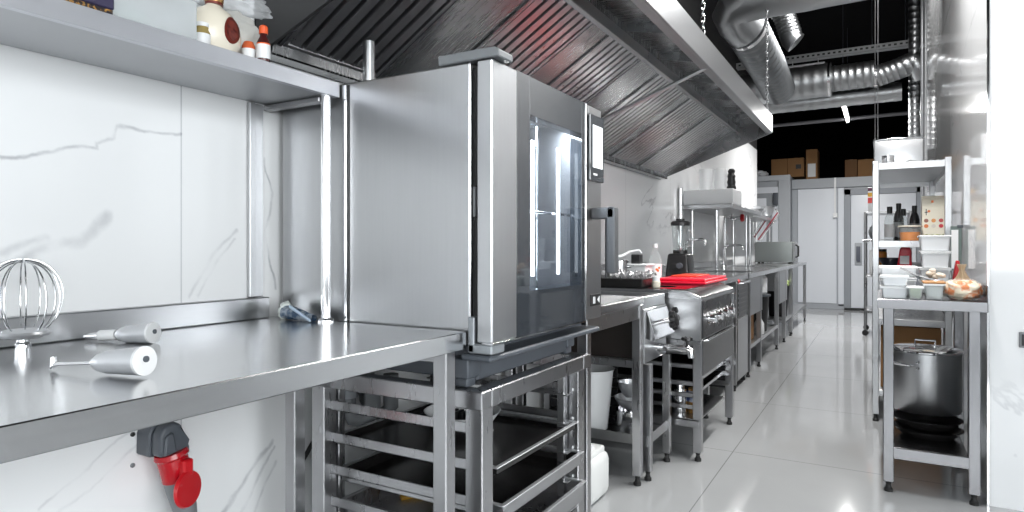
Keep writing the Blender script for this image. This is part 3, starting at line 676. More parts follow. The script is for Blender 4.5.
# ================================================================== extraction hoods
HX0, HXF = -1.698, -.77
def hood(label, y0, y1, filters):
    t = thing('extraction_hood', label, 'extractor hood', (-1.25, (y0 + y1) / 2, 1.684))
    L, U = Vector((-1.635, 0, 1.722)), Vector((-1.065, 0, 2.07))
    s = (U - L).normalized(); W = (U - L).length; n = Vector((s.z, 0, -s.x))            # n points down to the cook
    def P(a, y, d): q = L + s * a + n * d; return (q.x, y, q.z)
    def bar(m, a0, a1, ya, yb, d0, d1, bev=.0015):
        m.hexa([P(a0, ya, d0), P(a1, ya, d0), P(a1, yb, d0), P(a0, yb, d0), P(a0, ya, d1), P(a1, ya, d1), P(a1, yb, d1), P(a0, yb, d1)], bev)
    # shell: end plates, back, roof, front fascia with a return lip
    m = MB()
    prof = [(HX0, 1.684), (HXF, 2.016), (HXF, 2.155), (-1.06, 2.17), (-1.06, 2.36), (HX0, 2.36)]
    m.prism(prof, 'y', y1 - .012, y1, .001)
    MB().prism(prof, 'y', y0, y0 + .012, .001).build('end_plate', simple('shaded_hood_end', (.02, .02, .021), .45), t)  # near end plate carries its shade as a dark colour; far end stays steel
    m.box(HX0, HX0 + .006, y0, y1, 1.684, 2.36, 0); m.box(HX0, -1.06, y0, y1, 2.352, 2.36, 0); m.box(-1.066, -1.06, y0, y1, 2.08, 2.36, 0)
    m.hexa([(-1.07, y0, 2.15), (HXF, y0, 2.14), (HXF, y1, 2.14), (-1.07, y1, 2.15), (-1.07, y0, 2.156), (HXF, y0, 2.146), (HXF, y1, 2.146), (-1.07, y1, 2.156)])
    m.build('canopy', HOODM, t)
    MB().box(HXF - .012, HXF + .004, y0, y1, 2.016, 2.158, .003).box(HXF - .045, HXF - .004, y0, y1, 2.014, 2.02, .002).build('front_fascia', ST, t)
    m = MB(); m.box(HX0 + .004, -1.628, y0 + .012, y1 - .012, 1.686, 1.692, .001).box(-1.634, -1.628, y0 + .012, y1 - .012, 1.686, 1.722, .001); m.build('grease_channel', HOODM, t)
    m = MB(); m.hexa([(-1.075, y0 + .01, 2.05), (-1.045, y0 + .01, 2.05), (-1.045, y1 - .01, 2.05), (-1.075, y1 - .01, 2.05), (-1.085, y0 + .01, 2.11), (-1.05, y0 + .01, 2.11), (-1.05, y1 - .01, 2.11), (-1.085, y1 - .01, 2.11)], .003)
    m.build('filter_rail', STS, t)
    # stiffening ribs in the front trough
    for k in range(1, 8):
        y = y0 + (y1 - y0) * k / 8
        MB().prism([(-1.05, 2.12), (-1.05, 2.15), (-.79, 2.143), (-.79, 2.06)], 'y', y, y + .008, .001).build('trough_rib', HOODM, t)
    MB().tube([(-1.655, 3.385, 1.70), (-.785, 3.385, 2.024)], .011, 10).build('brace_rod', STS, t)
    # blank panels between the filters
    edges = [y0 + .012] + [v for f in filters for v in f] + [y1 - .012]
    for a, b in zip(edges[::2], edges[1::2]):
        if b - a > .01:
            m = MB(); bar(m, 0, W, a, b, -.006, 0, .001)
            for yy in (a, b - .012):
                bar(m, 0, W, yy, yy + .012, 0, .008, .001)
            m.build('blank_panel', HOODM, t)
    for a, b in filters:
        f = MB()
        bar(f, 0, W, a, a + .018, -.03, .004); bar(f, 0, W, b - .018, b, -.03, .004); bar(f, 0, .018, a, b, -.03, .004); bar(f, W - .018, W, a, b, -.03, .004)
        bar(f, 0, W, a, b, -.055, -.05, 0)
        f = f.build('grease_filter', STS, t)
        nb = max(6, round((b - a - .036) / .056)); p = (b - a - .036) / nb; sl = MB()
        for k in range(nb):
            yc = a + .018 + p * (k + .5); w = p * .66
            for (u, v, e, g) in ((-w / 2, w / 2, -.004, .0), (-w / 2, -w / 2 + .003, -.022, -.004), (w / 2 - .003, w / 2, -.022, -.004)):
                bar(sl, .012, W - .012, yc + u, yc + v, e, g, .0008)
            # hidden second row of baffles closes the gap
            if k < nb - 1: bar(sl, .012, W - .012, yc + p / 2 - p * .3, yc + p / 2 + p * .3, -.034, -.030, 0)
        sl.build('baffles', STS, f)
    return t
hood('long steel extraction hood with six baffle filters along the wall over the oven and range', 1.33, 5.56, [(1.375, 1.815), (2.12, 2.57), (2.765, 3.20), (3.52, 4.05), (4.20, 4.72), (4.80, 5.40)])
def chain(x, y, z0, z1, label):
    m = MB(); k = 0; z = z0
    while z < z1:
        pts = []
        for i in range(12):
            a = 2 * PI * i / 12; du = .0085 * math.cos(a); dz = .021 * math.sin(a)
            pts.append((x + (du if k % 2 else 0), y + (0 if k % 2 else du), z + .02 + dz))
        m.tube(pts, .0032, 6, closed=True); z += .0335; k += 1
    tag(m.build('suspension_chain', CHR, at=(x, y, z0)), label, 'chain', 'chains carrying the extraction hood')
chain(-.80, 3.36, 2.15, 4.2, 'steel chain hanging to the middle of the hood front')
chain(-.80, 5.50, 2.15, 4.2, 'steel chain hanging to the far corner of the hood front')

# ================================================================== ducts and ceiling things
def spiral(m, pts, r, pitch=.06, depth=.004, seg=28):
    """round duct with a raised seam every PITCH"""
    pts = [Vector(p) for p in pts]; out = []; rr = []
    for a, b in zip(pts, pts[1:]):
        L = (b - a).length; n = max(2, round(L / pitch))
        for i in range(n):
            for e, q in ((0, r), (.30, r), (.5, r + depth), (.70, r)):
                out.append(a + (b - a) * (i + e) / n); rr.append(q)
    out.append(pts[-1]); rr.append(r)
    return m.tube(out, rr, seg)
du = thing('flexible_duct', 'big smooth duct crossing high over the aisle, turning by an elbow into a ribbed hose', 'duct', (-1.0, 6.2, 2.7), 'galvanised air ducts under the ceiling')
a, b = Vector((-1.02, 5.86, 2.985)), Vector((-1.02, 7.86, 2.88))
spiral(MB(), [a, (a + b) / 2 + Vector((.02, 0, -.02)), b], .158, .13, .022).build('ribbed_hose', HOSE, du)
MB().tube([(-.82, 5.60, 3.15), (-.95, 5.60, 3.147), (-1.06, 5.625, 3.13), (-1.10, 5.68, 3.09), (-1.075, 5.76, 3.035), (-1.02, 5.87, 2.985)], .172, 28).build('elbow', GALV, du)
MB().tube([(-1.028, 5.85, 2.99), (-1.018, 5.885, 2.982)], .182, 28).build('clamp_ring', CHR, du)
spiral(MB(), [(-.84, 5.60, 3.15), (.386, 5.60, 3.17)], .172, .6, .005).build('cross_section', GALV, du)
s2 = tag(spiral(MB(), [(-.98, 7.02, 3.62), (-.86, 7.02, 3.45), (-.80, 7.05, 3.25)], .105, .035, .006).tube([(-.80, 7.05, 3.25), (-.79, 7.055, 3.20), (-.75, 7.06, 3.16)], .107, 24).tube([(-.98, 7.02, 3.60), (-1.02, 7.02, 4.2)], .1, 24).build('flexible_duct', GALV), 'short small flexible duct bend beside the big ribbed one', 'duct', 'galvanised air ducts under the ceiling')
md = thing('spiral_duct', 'thick horizontal spiral duct with elbow crossing the aisle at the back', 'duct', (-.4, 8.2, 2.72), 'galvanised air ducts under the ceiling')
spiral(MB(), [(-1.6, 8.25, 3.01), (-.5, 8.25, 3.03)], .19, .11, .004).build('wide_section', GALV, md)
spiral(MB(), [(-.5, 8.25, 3.03), (-.06, 8.25, 3.035)], .145, .075, .006).build('narrow_section', GALV, md)
spiral(MB(), [(-.05, 8.25, 3.0), (.17, 8.25, 3.06), (.30, 8.25, 3.11)], .115, .06, .005).build('elbow', GALV, md)
MB().tube([(.27, 8.25, 3.13), (.36, 8.25, 3.06), (.40, 8.3, 2.95)], .11, 24).build('elbow_end', GALV, md)
for x in (-.52, -.06): MB().tube([(x - .012, 8.25, 3.03), (x + .012, 8.25, 3.03)], .20 if x < -.3 else .152, 28).build('joint_ring', CHR, md)
ld = tag(spiral(MB(), [(-1.72, 8.56, 2.86), (.20, 8.56, 2.87)], .105, .12, .004).build('spiral_duct', GALV), 'thinner spiral duct running just below the thick one', 'duct', 'galvanised air ducts under the ceiling')
tag(spiral(MB(), [(.33, 8.62, 4.2), (.33, 8.62, 2.2)], .062, .07, .005).build('vertical_duct', GALV), 'narrow vertical spiral duct at the end of the marble wall', 'duct', 'galvanised air ducts under the ceiling')
tr = MB(); tr.box(-2.5, 2.9, 9.0, 9.01, 3.50, 3.57, .001).box(-2.5, 2.9, 9.0, 9.12, 3.50, 3.504, .001).box(-2.5, 2.9, 9.11, 9.12, 3.50, 3.57, .001)
ct = thing('cable_tray', 'perforated grey cable tray crossing under the dark ceiling', 'cable tray', (0, 9.06, 3.5))
tr.mi = 1
m = tr
for k in range(90): m.box(-2.45 + k * .06, -2.42 + k * .06, 8.9985, 9.0, 3.525, 3.548, 0)
m.build('tray_channel', [simple('tray_grey', (.36, .37, .38), .5, .4), BLK], ct)
for x in (-1.4, -.1, .25): MB().cyl((x, 9.06, 3.504), (x, 9.06, 4.2), .005, seg=8).build('hanger_rod', DKG, ct)
tag(MB().box(-1.1, -.62, 9.0, 9.06, 3.42, 3.44, .002).cyl((-1.0, 9.03, 3.44), (-1.0, 9.03, 3.5), .004, seg=6).cyl((-.7, 9.03, 3.44), (-.7, 9.03, 3.5), .004, seg=6).build('strut_channel', ALU, at=(-.86, 9.03, 3.42)), 'short bright strut hung below the cable tray', 'strut')
for x, l in ((-.053, 'left one of two thin wires hanging in front of the spiral duct'), (-.03, 'right one of two thin wires hanging in front of the spiral duct')):
    tag(MB().cyl((x, 7.0, 2.10), (x, 7.0, 4.2), .0035, seg=6).build('hanging_wire', STS), l, 'wire', 'hanging wires')
tag(MB().cyl((.375, 8.075, 0), (.375, 8.075, 4.2), .016, seg=12).lathe([(.022, 0), (.022, .04)], (.375, 8.075, 2.5), seg=12).lathe([(.022, 0), (.022, .04)], (.375, 8.075, 3.2), seg=12).build('riser_pipe', simple('grey_pipe', (.42, .43, .45), .4, .5)), 'thin grey riser pipe up the end of the right marble wall', 'pipe')
tag(MB().cyl((-3, 10.4, 2.92), (2.9, 10.4, 2.96), .025, seg=10).build('ceiling_pipe', simple('dark_pipe', (.10, .10, .11), .5)), 'dark thin pipe crossing behind the lit linear lamp', 'pipe')

# ================================================================== cold rooms at the back
cr = thing('cold_room', 'white panelled walk-in cold room with grey door frame at the end of the aisle', 'cold room', (-.2, 13.4, 0))
MB().box(-1.40, 2.2, 12.54, 14.4, .0, 2.28, .004).build('shell', GRP, cr)
MB().box(-1.40, 2.2, 12.5, 12.56, 2.13, 2.30, .004).build('top_fascia', GRP, cr)
MB().box(-1.30, -.68, 12.515, 12.56, .10, 2.12, .004).build('wall_panel', WHP, cr)
MB().box(-.655, -.565, 12.515, 12.56, .06, 2.12, .004).build('wall_panel', WHP, cr)
MB().box(-1.40, 2.2, 12.515, 12.56, 0, .095, .003).build('base_strip', GRP, cr)
MB().box(-.56, -.46, 12.49, 12.56, .03, 2.09, .004).box(-.56, .6, 12.49, 12.56, 1.99, 2.09, .004).box(.5, .6, 12.49, 12.56, .03, 2.09, .004).build('door_frame', simple('door_frame_grey', (.27, .29, .32), .45), cr)
d_ = MB().box(-.455, .495, 12.475, 12.55, .04, 1.985, .006).build('door', WHP, cr)
MB().box(-.40, -.29, 12.455, 12.476, .78, 1.16, .006).build('lock_plate', GRP, d_)
MB().box(-.375, -.315, 12.42, 12.456, .84, 1.10, .008).build('door_handle', simple('slate_handle', (.09, .10, .13), .4), d_)
MB().box(-.56, .6, 12.46, 12.55, 0, .035, .004).build('door_threshold', BLK, cr)
cd = thing('cable_conduit', 'thin white cable conduit with a small switch box on the cold room wall', 'conduit', (-.70, 12.5, 1.55))
MB().box(-.715, -.685, 12.470, 12.498, 1.66, 2.30, .003).build('conduit', WHT, cd)
MB().box(-.735, -.665, 12.465, 12.512, 1.60, 1.68, .006).build('switch_box', WHT, cd)
cl = thing('cold_room', 'left cold room with a white hinged door, partly hidden by the marble wall', 'cold room', (-2.2, 13.2, 0))
MB().box(-3.4, -1.405, 12.34, 14.3, 0, 2.36, .004).build('shell', GRP, cl)
MB().box(-1.60, -1.404, 12.3, 12.36, 0, 2.30, .004).build('corner_post', simple('post_grey', (.42, .44, .47), .45), cl)
MB().box(-3.4, -1.402, 12.29, 12.36, 2.28, 2.375, .004).build('top_fascia', simple('fascia_grey', (.46, .48, .51), .45), cl)
MB().box(-3.2, -1.605, 12.31, 12.36, .04, 2.17, .004).build('door_frame', WHP, cl)
MB().box(-3.1, -1.70, 12.30, 12.33, .05, 2.06, .004).build('frame_gasket', simple('gasket_grey', (.28, .30, .32), .5), cl)
d_ = MB().box(-3.0, -1.80, 12.27, 12.32, .06, 1.97, .006).build('door', WHP, cl)
h_ = MB().box(-1.68, -1.60, 12.25, 12.31, 1.84, 2.06, .006).build('door_hinge', DKG, cl)
def carton(label, x0, x1, z1, y0=12.75, y1=13.2, z0=2.301, mat=CARD, paper=None):
    c = thing('cardboard_box', label, 'cardboard box', ((x0 + x1) / 2, (y0 + y1) / 2, z0), 'cartons on top of the cold room')
    MB().box(x0, x1, y0, y1, z0, z1, .004).build('carton', mat, c)
    MB().box((x0 + x1) / 2 - .025, (x0 + x1) / 2 + .025, y0 - .001, y1, z1 - .002, z1 + .001, .0003).build('packing_tape', simple('tape_%d' % int(rnd.random() * 1e6), (.36, .24, .12), .3), c)
    if paper: MB().box(*paper, y0 - .002, y0, *paper_z, .0002).build('paper_label', WHT, c)
    return c
carton('wide brown cardboard box on the left cold room, next to white plastic', -1.78, -1.50, 2.72, z0=2.376)
c_ = carton('brown cardboard box with a small dark label on the left cold room', -1.495, -1.225, 2.72, z0=2.376)
MB().box(-1.36, -1.27, 12.745, 12.75, 2.52, 2.60, .0005).build('dark_label', BLK, c_)
paper_z = (2.36, 2.60)
carton('tall narrow cardboard box with a white paper on its front', -1.19, -1.0, 2.86, paper=(-1.16, -1.03))
carton('dark brown cardboard box on the cold room behind the rack, left of the pair', -.56, -.37, 2.63, mat=CARDD)
carton('brown cardboard box on the cold room behind the rack, right of the pair', -.36, -.10, 2.62)
tag(MB().blob((-1.98, 12.6, 2.42), (.16, .2, .09), .45, 3, 9, floor=2.376).build('plastic_sheet', simple('white_film', (.75, .77, .80), .35)), 'crumpled white plastic sheet on top of the left cold room', 'plastic sheet')
# ================================================================== cooking line beyond the oven
t = thing('side_table', 'narrow steel table between the combi oven and the gas range', 'table', (-1.32, 2.52, 0))
MB().prism([(-1.69, .832), (-1.69, .862), (-.956, .862), (-.95, .855), (-.95, .823), (-.964, .823), (-.964, .832)], 'y', 2.165, 2.862, .0012).build('tabletop', STT, t)
MB().box(-.975, -.955, 2.20, 2.85, .762, .822, .002).box(-1.65, -.97, 2.82, 2.845, .762, .822, .002).box(-1.65, -.97, 2.18, 2.20, .762, .822, .002).build('apron', STS, t)
for x in (-.988, -1.66):
    for y in (2.20, 2.806): leg(t, x, x + .04, y, y + .04, .83)
MB().box(-1.63, -.98, 2.815, 2.84, .535, .57, .002).build('crossbar', STS, t)

# pasta cooker on its own legs
pc = thing('pasta_cooker', 'steel pasta cooker with black star knob and drain tap beside the gas range', 'cooker', (-1.3, 3.06, 0))
m = MB(); m.box(-1.66, -.955, 2.885, 3.235, .545, .80, .004)
for q in ((-1.66, -.962, 2.885, 2.915), (-1.66, -.962, 3.205, 3.235), (-1.66, -1.58, 2.915, 3.205), (-1.03, -.962, 2.915, 3.205)): m.box(*q, .80, .855, .003)
m.build('tank', ST, pc)
MB().prism([(-.958, .785), (-.946, .792), (-.905, .66), (-.915, .65), (-.955, .66)], 'y', 2.90, 3.215, .003).build('front_panel', simple('bright_panel_steel', (.60, .60, .61), .2, 1), pc)
MB().box(-1.655, -.96, 2.880, 2.886, .565, .80, .001).build('shade_panel', simple('shaded_brown_side', (.02, .016, .014), .3), pc)  # dark sheet paints the shade under the side table onto the steel tank
kn = MB().lathe([(0, 0), (.012, 0), (.012, .06), (0, .06)], (-.932, 3.05, .725), (1, 0, .3), 16).build('knob_stem', CHR, pc)
m = MB(); c = Vector((-.875, 3.05, .742)); dx = Vector((1, 0, .3)).normalized()
m.lathe([(0, 0), (.036, 0), (.04, .006), (.036, .026), (.02, .032), (0, .032)], c, dx, 24)
for k in range(5):
    a = 2 * PI * k / 5; m.lathe([(0, .002), (.015, .002), (.017, .01), (.014, .026), (0, .028)], c + Vector((0, math.cos(a), math.sin(a))) * .041, dx, 12)
m.build('star_knob', BLK, pc)
dt = MB().tube([(-.955, 3.05, .605), (-.80, 3.05, .605)], .017, 16).tube([(-.80, 3.05, .605), (-.785, 3.05, .60), (-.78, 3.05, .565)], [.019, .019, .016], 16).lathe([(.021, 0), (.021, .02)], (-.94, 3.05, .605), (1, 0, 0), 18).build('drain_tap', CHR, pc)
m = MB().cyl((-.80, 3.05, .62), (-.80, 3.05, .65), .007)
for k in range(6):
    a = 2 * PI * k / 6; m.cyl((-.80, 3.05, .648), (-.80 + .026 * math.cos(a), 3.05 + .026 * math.sin(a), .654), .008, seg=10)
m.build('tap_handle', BLK, dt)
for x in (-.965, -1.64):
    for y in (2.89, 3.195): leg(pc, x, x + .038, y, y + .038, .545)
MB().box(-1.64, -.94, 2.885, 3.235, .165, .172, .001).box(-1.64, -.94, 2.880, 2.886, .165, .212, .001).box(-.945, -.939, 2.93, 3.195, .165, .212, .001).build('bottom_shelf', ST, pc)
# things under it
tag(MB().shell([(.066, 0), (.075, .01), (.103, .29), (.108, .305), (.112, .307)], (-1.262, 3.0, .173), t=.003).build('white_bucket', WHT), 'white plastic bucket on the lower shelf of the pasta cooker', 'bucket')
def bowl(label, x, y, z, r, h, mat=ALU):
    return tag(MB().shell([(r * .45, 0), (r * .75, h * .3), (r * .95, h * .8), (r, h), (r * 1.04, h)], (x, y, z), t=.0025).build('mixing_bowl', mat), label, 'bowl')
bowl('upper steel bowl stacked under the pasta cooker beside the white bucket', -1.10, 3.10, .335, .062, .075)
bowl('wide steel bowl below the small steel bowl under the pasta cooker', -1.085, 3.10, .275, .095, .06)
tag(MB().shell([(.085, 0), (.09, .02), (.09, .098)], (-1.085, 3.10, .173), t=.003).build('saucepan', CHR), 'steel saucepan at the bottom of the stack beside the white bucket', 'saucepan')
cr_ = thing('dark_filler', 'added black slats filling in the dark behind the white bucket under the pasta cooker', 'dark filler', (-1.40, 3.1, .173))  # black slats added so the space behind the bucket goes dark
m = MB().box(-1.59, -1.20, 3.135, 3.20, .173, .20, .002)
for k in range(6): m.box(-1.59, -1.20, 3.182, 3.192, .205 + k * .05, .25 + k * .05, .002)
m.build('slats', BLK, cr_)
cn = thing('jerry_can', 'white plastic jerry can on the floor behind the oven stand', 'canister', (-1.09, 2.56, 0))
MB().box(-1.28, -1.04, 2.46, 2.68, .001, .195, .035)  .box(-1.22, -1.06, 2.5, 2.66, .18, .215, .015).build('can_body', simple('white_hdpe', (.74, .75, .74), .4), cn)
MB().lathe([(0, 0), (.025, 0), (.025, .025), (0, .025)], (-1.10, 2.56, .212), seg=18).build('screw_cap', WHT, cn)
MB().tube([(-1.21, 2.60, .205), (-1.20, 2.60, .24), (-1.15, 2.60, .24), (-1.14, 2.60, .205)], .012, 10).build('handle', WHT, cn)

# gas range
RX0, RXF, RY0, RY1 = -1.60, -.785, 3.275, 4.10
gr = thing('gas_range', 'steel gas range with four front knobs and tray rails below', 'range', (-1.2, 3.69, 0))
m = MB(); m.box(RX0, RXF - .004, RY0, RY1, .615, .835, .003)
m.build('body', STV, gr)
MB().prism([(RX0, .828), (RX0, .868), (-.87, .868), (-.855, .866), (RXF - .005, .838), (RXF, .832), (RXF, .815), (RXF - .006, .815), (RXF - .012, .826)], 'y', RY0 - .006, RY1 + .004, .001).build('top_plate', STT, gr)
MB().box(RXF - .006, RXF + .001, RY0 + .02, RY1 - .02, .625, .812, .002).build('control_panel', simple('dark_steel_panel', (.06, .06, .064), .28, .9), gr)
for y in (3.42, 3.58, 3.74, 3.90):
    k = MB().lathe([(0, 0), (.034, 0), (.034, .006), (.024, .009), (.022, .036), (.019, .04), (0, .04)], (RXF, y, .715), (1, 0, 0), 24).box(RXF + .03, RXF + .046, y - .005, y + .005, .697, .737, .002).build('knob', CHR, gr)
MB().box(RXF - .002, RXF + .012, 4.04, 4.085, .66, .81, .004).build('side_pillar', CHR, gr)
MB().box(RXF - .006, RXF + .002, RY0 + .02, RY1 - .02, .435, .612, .003).build('lower_front', simple('dark_front_steel', (.16, .16, .165), .25, .9), gr)
MB().box(RX0, RXF - .01, RY0 + .005, RY0 + .04, .585, .614, .002).build('side_crossbar', STS, gr)
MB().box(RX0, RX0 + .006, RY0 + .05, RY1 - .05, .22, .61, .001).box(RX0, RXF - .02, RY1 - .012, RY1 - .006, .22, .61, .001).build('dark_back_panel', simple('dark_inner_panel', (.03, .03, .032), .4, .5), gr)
MB().tube([(RXF + .001, 3.32, .612), (RXF + .02, 3.32, .616), (RXF + .02, 4.05, .616), (RXF + .001, 4.05, .612)], .005, 8).build('front_rail', CHR, gr)
MB().box(-1.56, -.875, RY0 + .03, RY1 - .02, .868, .872, .001).build('hob_glass', simple('black_hob_glass', (.015, .015, .016), .06, Specular_IOR_Level=.8), gr)
RING = simple('hob_ring', (.10, .10, .105), .2)
for x in (-1.38, -1.06):
    for y in (3.48, 3.88): MB().lathe([(.085, .8721), (.085, .8726), (.088, .8726), (.088, .8721)], (x, y, 0), seg=32).build('cooking_ring', RING, gr)
for x in (-.832, -1.58):
    for y in (RY0 + .002, RY1 - .045): leg(gr, x, x + .043, y, y + .043, .615)
MB().box(-1.58, -.80, RY0, RY0 + .035, .172, .215, .002).box(-1.58, -.80, RY0, RY0 + .6, .205, .213, .001).build('bottom_shelf', STS, gr)
for z in (.53, .46, .37, .31, .25):
    for y in (RY0 + .055, RY1 - .06): MB().box(-1.55, -.80, y, y + .004, z, z + .022, .001).box(-1.55, -.80, y if y < 3.6 else y - .04, y + .044 if y < 3.6 else y + .004, z, z + .004, .001).build('guide_rail', STS, gr)
def sheet(z, label):
    s = thing('sheet_tray', label, 'tray', (-1.17, 3.69, z), 'trays in the range stand')
    MB().box(-1.50, -.84, RY0 + .066, RY1 - .07, z, z + .003, .001).build('sheet', ENAM, s)
    m = MB(); y0, y1 = RY0 + .066, RY1 - .07
    for q in ((-1.50, -1.495, y0, y1), (-.845, -.835, y0, y1), (-1.5, -.84, y0, y0 + .005), (-1.5, -.84, y1 - .005, y1)): m.box(*q, z, z + .018, .001)
    m.build('raised_edge', CHR, s)
sheet(.376, 'middle baking sheet with bright rim in the rails under the gas range')
sheet(.466, 'uppermost baking sheet with bright rim in the rails under the gas range')
sheet(.316, 'lower baking sheet with bright rim in the rails under the gas range')
fl = thing('vacuum_flask', 'tall chrome vacuum flask standing on the shelf under the gas range', 'flask', (-.945, 3.33, .213))
fl.location = (-.93, 3.40, .213)
FX, FY = -.93, 3.40
MB().lathe([(0, 0), (.040, 0), (.042, .01), (.042, .10), (.034, .125), (0, .125)], (FX, FY, .213), seg=28).build('flask_body', CHR, fl)
MB().lathe([(0, .122), (.026, .122), (.026, .15), (.018, .155), (0, .155)], (FX, FY, .213)).build('stopper', CHR, fl)
cnn = thing('tin_can', 'small tin can with a blue and white label beside the chrome flask', 'can', (-.862, 3.42, .213))
MB().lathe([(0, 0), (.028, 0), (.029, .004), (.029, .125), (.027, .128), (0, .128)], (-.862, 3.42, .213), seg=24).build('tin_body', simple('can_amber', (.42, .22, .06), .3, .3), cnn)
MB().lathe([(.0295, .06), (.0295, .118)], (-.862, 3.42, .213), seg=24).build('wrap_label', blotch('can_label', (.60, .64, .72), (.08, .13, .40), 26, .45, .55, .35), cnn)

# on the range
pan = thing('roasting_tray', 'black roasting tray covered with crumpled foil at the near end of the range', 'tray', (-1.30, 3.40, .873))
MB().box(-1.52, -1.105, 3.30, 3.52, .873, .918, .004).build('tray_body', ENAM, pan)
foil = MB().grid(lambda u, v: (-1.535 + .44 * u, 3.285 + .25 * v, .920 + .03 * noise.noise(Vector((u * 17, v * 12, 3))) + .018 * noise.noise(Vector((u * 37, v * 29, 1))) + .018), 64, 40, .001)
foil.build('foil', simple('crumpled_foil', (.90, .90, .91), .22, .65), pan)
pt = thing('stock_pot', 'small shiny steel pot behind the foil covered tray', 'pot', (-1.36, 3.64, .873))
MB().shell([(.05, 0), (.055, .006), (.055, .135), (.058, .14)], (-1.36, 3.64, .873), t=.002).build('pot_body', CHR, pt)
MB().tube([(-1.31, 3.62, .97), (-1.28, 3.615, .975), (-1.28, 3.67, .975), (-1.31, 3.665, .97)], .005, 8).build('side_handle', CHR, pt)
tag(MB().tube([(-1.40, 3.62, 1.025), (-1.35, 3.66, 1.035), (-1.31, 3.69, 1.062), (-1.26, 3.71, 1.07), (-1.245, 3.71, 1.05)], [.012, .010, .008, .007, .006], 10).blob((-1.41, 3.62, 1.022), (.035, .035, .014), .1, 2, 3).build('white_ladle', WHT, at=(-1.38, 3.64, 1.02)), 'white plastic ladle resting across the rim of the small steel pot', 'ladle')
wb = thing('white_tub', 'white plastic tub with a black handled lid behind the foil tray', 'container', (-1.30, 3.79, .873))
MB().box(-1.37, -1.225, 3.72, 3.86, .873, .975, .006).box(-1.38, -1.215, 3.71, 3.87, .975, .988, .004).build('tub_body', WHT, wb)
MB().box(-1.33, -1.27, 3.76, 3.81, .988, 1.045, .006).build('lid_handle', BLK, wb)
ob = thing('oil_bottle', 'clear oil bottle with an orange dotted white label on the range', 'bottle', (-1.252, 4.0, .873))
MB().lathe([(0, 0), (.035, 0), (.040, .006), (.040, .12), (.036, .15), (.018, .185), (.013, .2), (.013, .215), (0, .215)], (-1.252, 4.0, .873), seg=28).build('bottle_body', CLEAR, ob)
MB().lathe([(0, .004), (.036, .004), (.037, .05), (0, .05)], (-1.252, 4.0, .873)).build('oil', simple('pale_oil', (.70, .55, .22), .15), ob)
MB().lathe([(0, .212), (.016, .212), (.016, .238), (0, .238)], (-1.252, 4.0, .873)).build('cap', WHT, ob)
MB().lathe([(.0405, .02), (.0405, .11)], (-1.252, 4.0, .873)).build('label_band', WHT, ob)
m = MB()
for dy, dz in ((-.012, .075), (.004, .085), (-.004, .068)):
    a = math.atan2(dy - .028, .03); p = Vector((math.cos(-.75 + dy * 25) * .0408, math.sin(-.75 + dy * 25) * .0408, 0))
    m.lathe([(0, 0), (.008, 0), (.007, .001), (0, .0014)], Vector((-1.252, 4.0, .873 + dz)) + p, p, 14)
m.build('label_dots', simple('orange_ink', (.80, .16, .01), .4), ob)
def spice(label, x, y, z, h, mat, cap):
    s = thing('spice_jar', label, 'jar', (x, y, z), 'jars on the range')
    MB().lathe([(0, 0), (.022, 0), (.023, .004), (.023, h), (.017, h + .006), (0, h + .006)], (x, y, z), seg=20).build('jar_body', mat, s)
    MB().lathe([(0, h + .004), (.020, h + .004), (.020, h + .026), (0, h + .026)], (x, y, z), seg=20).build('cap', cap, s)
spice('small copper coloured jar with a pale cap behind the near end of the foil tray', -1.50, 3.60, .873, .10, simple('copper_spice', (.50, .20, .10), .3), CREAM)
spice('small white capped jar at the far end of the foil tray', -1.06, 3.40, .873, .03, CREAM, WHT)
tag(MB().box(-1.195, -.87, 3.72, 4.32, .873, .888, .004).build('cutting_board', REDB), 'wide red cutting board lying lowest on the range top', 'cutting board')
tag(MB().box(-1.18, -.885, 3.76, 4.36, .889, .903, .004).build('cutting_board', REDB), 'red cutting board stacked above the lowest red board', 'cutting board')
tag(MB().box(-1.15, -.99, 4.0, 4.34, .904, .912, .002).build('cutting_board', simple('orange_red_board', (.74, .07, .03), .4)), 'small orange red board lying on top of the red boards', 'cutting board')

# prep table behind the range with the blender
pt2 = thing('prep_table', 'steel prep table between the gas range and the dishwasher', 'table', (-1.32, 4.6, 0))
MB().box(-1.69, -.95, 4.115, 5.08, .828, .868, .004).build('tabletop', STT, pt2)
MB().box(-1.69, -1.66, 4.115, 5.08, .869, .97, .003).build('upstand', ST, pt2)
for x in (-.99, -1.66):
    for y in (4.13, 5.02): leg(pt2, x, x + .04, y, y + .04, .828)
MB().box(-1.66, -.96, 4.14, 5.05, .20, .235, .003).build('lower_shelf', ST, pt2)
bl = thing('blender', 'black based blender with a clear jug behind the red boards', 'blender', (-1.225, 4.49, .868))
BX, BY = -1.225, 4.49
MB().hexa([(BX - .085, BY - .095, .868), (BX + .085, BY - .095, .868), (BX + .085, BY + .095, .868), (BX - .085, BY + .095, .868), (BX - .07, BY - .08, 1.045), (BX + .07, BY - .08, 1.045), (BX + .07, BY + .08, 1.045), (BX - .07, BY + .08, 1.045)], .018).build('motor_base', BLK, bl)
MB().lathe([(0, 0), (.022, 0), (.02, .018), (0, .018)], (BX + .02, BY - .088, .96), (0, -1, .1), 18).build('speed_dial', DKG, bl)
j = MB().shell([(.048, 1.06), (.05, 1.07), (.056, 1.15), (.062, 1.235), (.064, 1.245)], (BX, BY, 0), t=.003).build('jug', GLS, bl)
MB().lathe([(0, 1.044), (.05, 1.044), (.05, 1.068), (0, 1.068)], (BX, BY, 0)).build('jug_collar', BLK, bl)
MB().lathe([(0, 1.24), (.066, 1.24), (.067, 1.262), (.055, 1.272), (.03, 1.276), (.03, 1.288), (0, 1.288)], (BX, BY, 0)).build('jug_lid', BLK, bl)
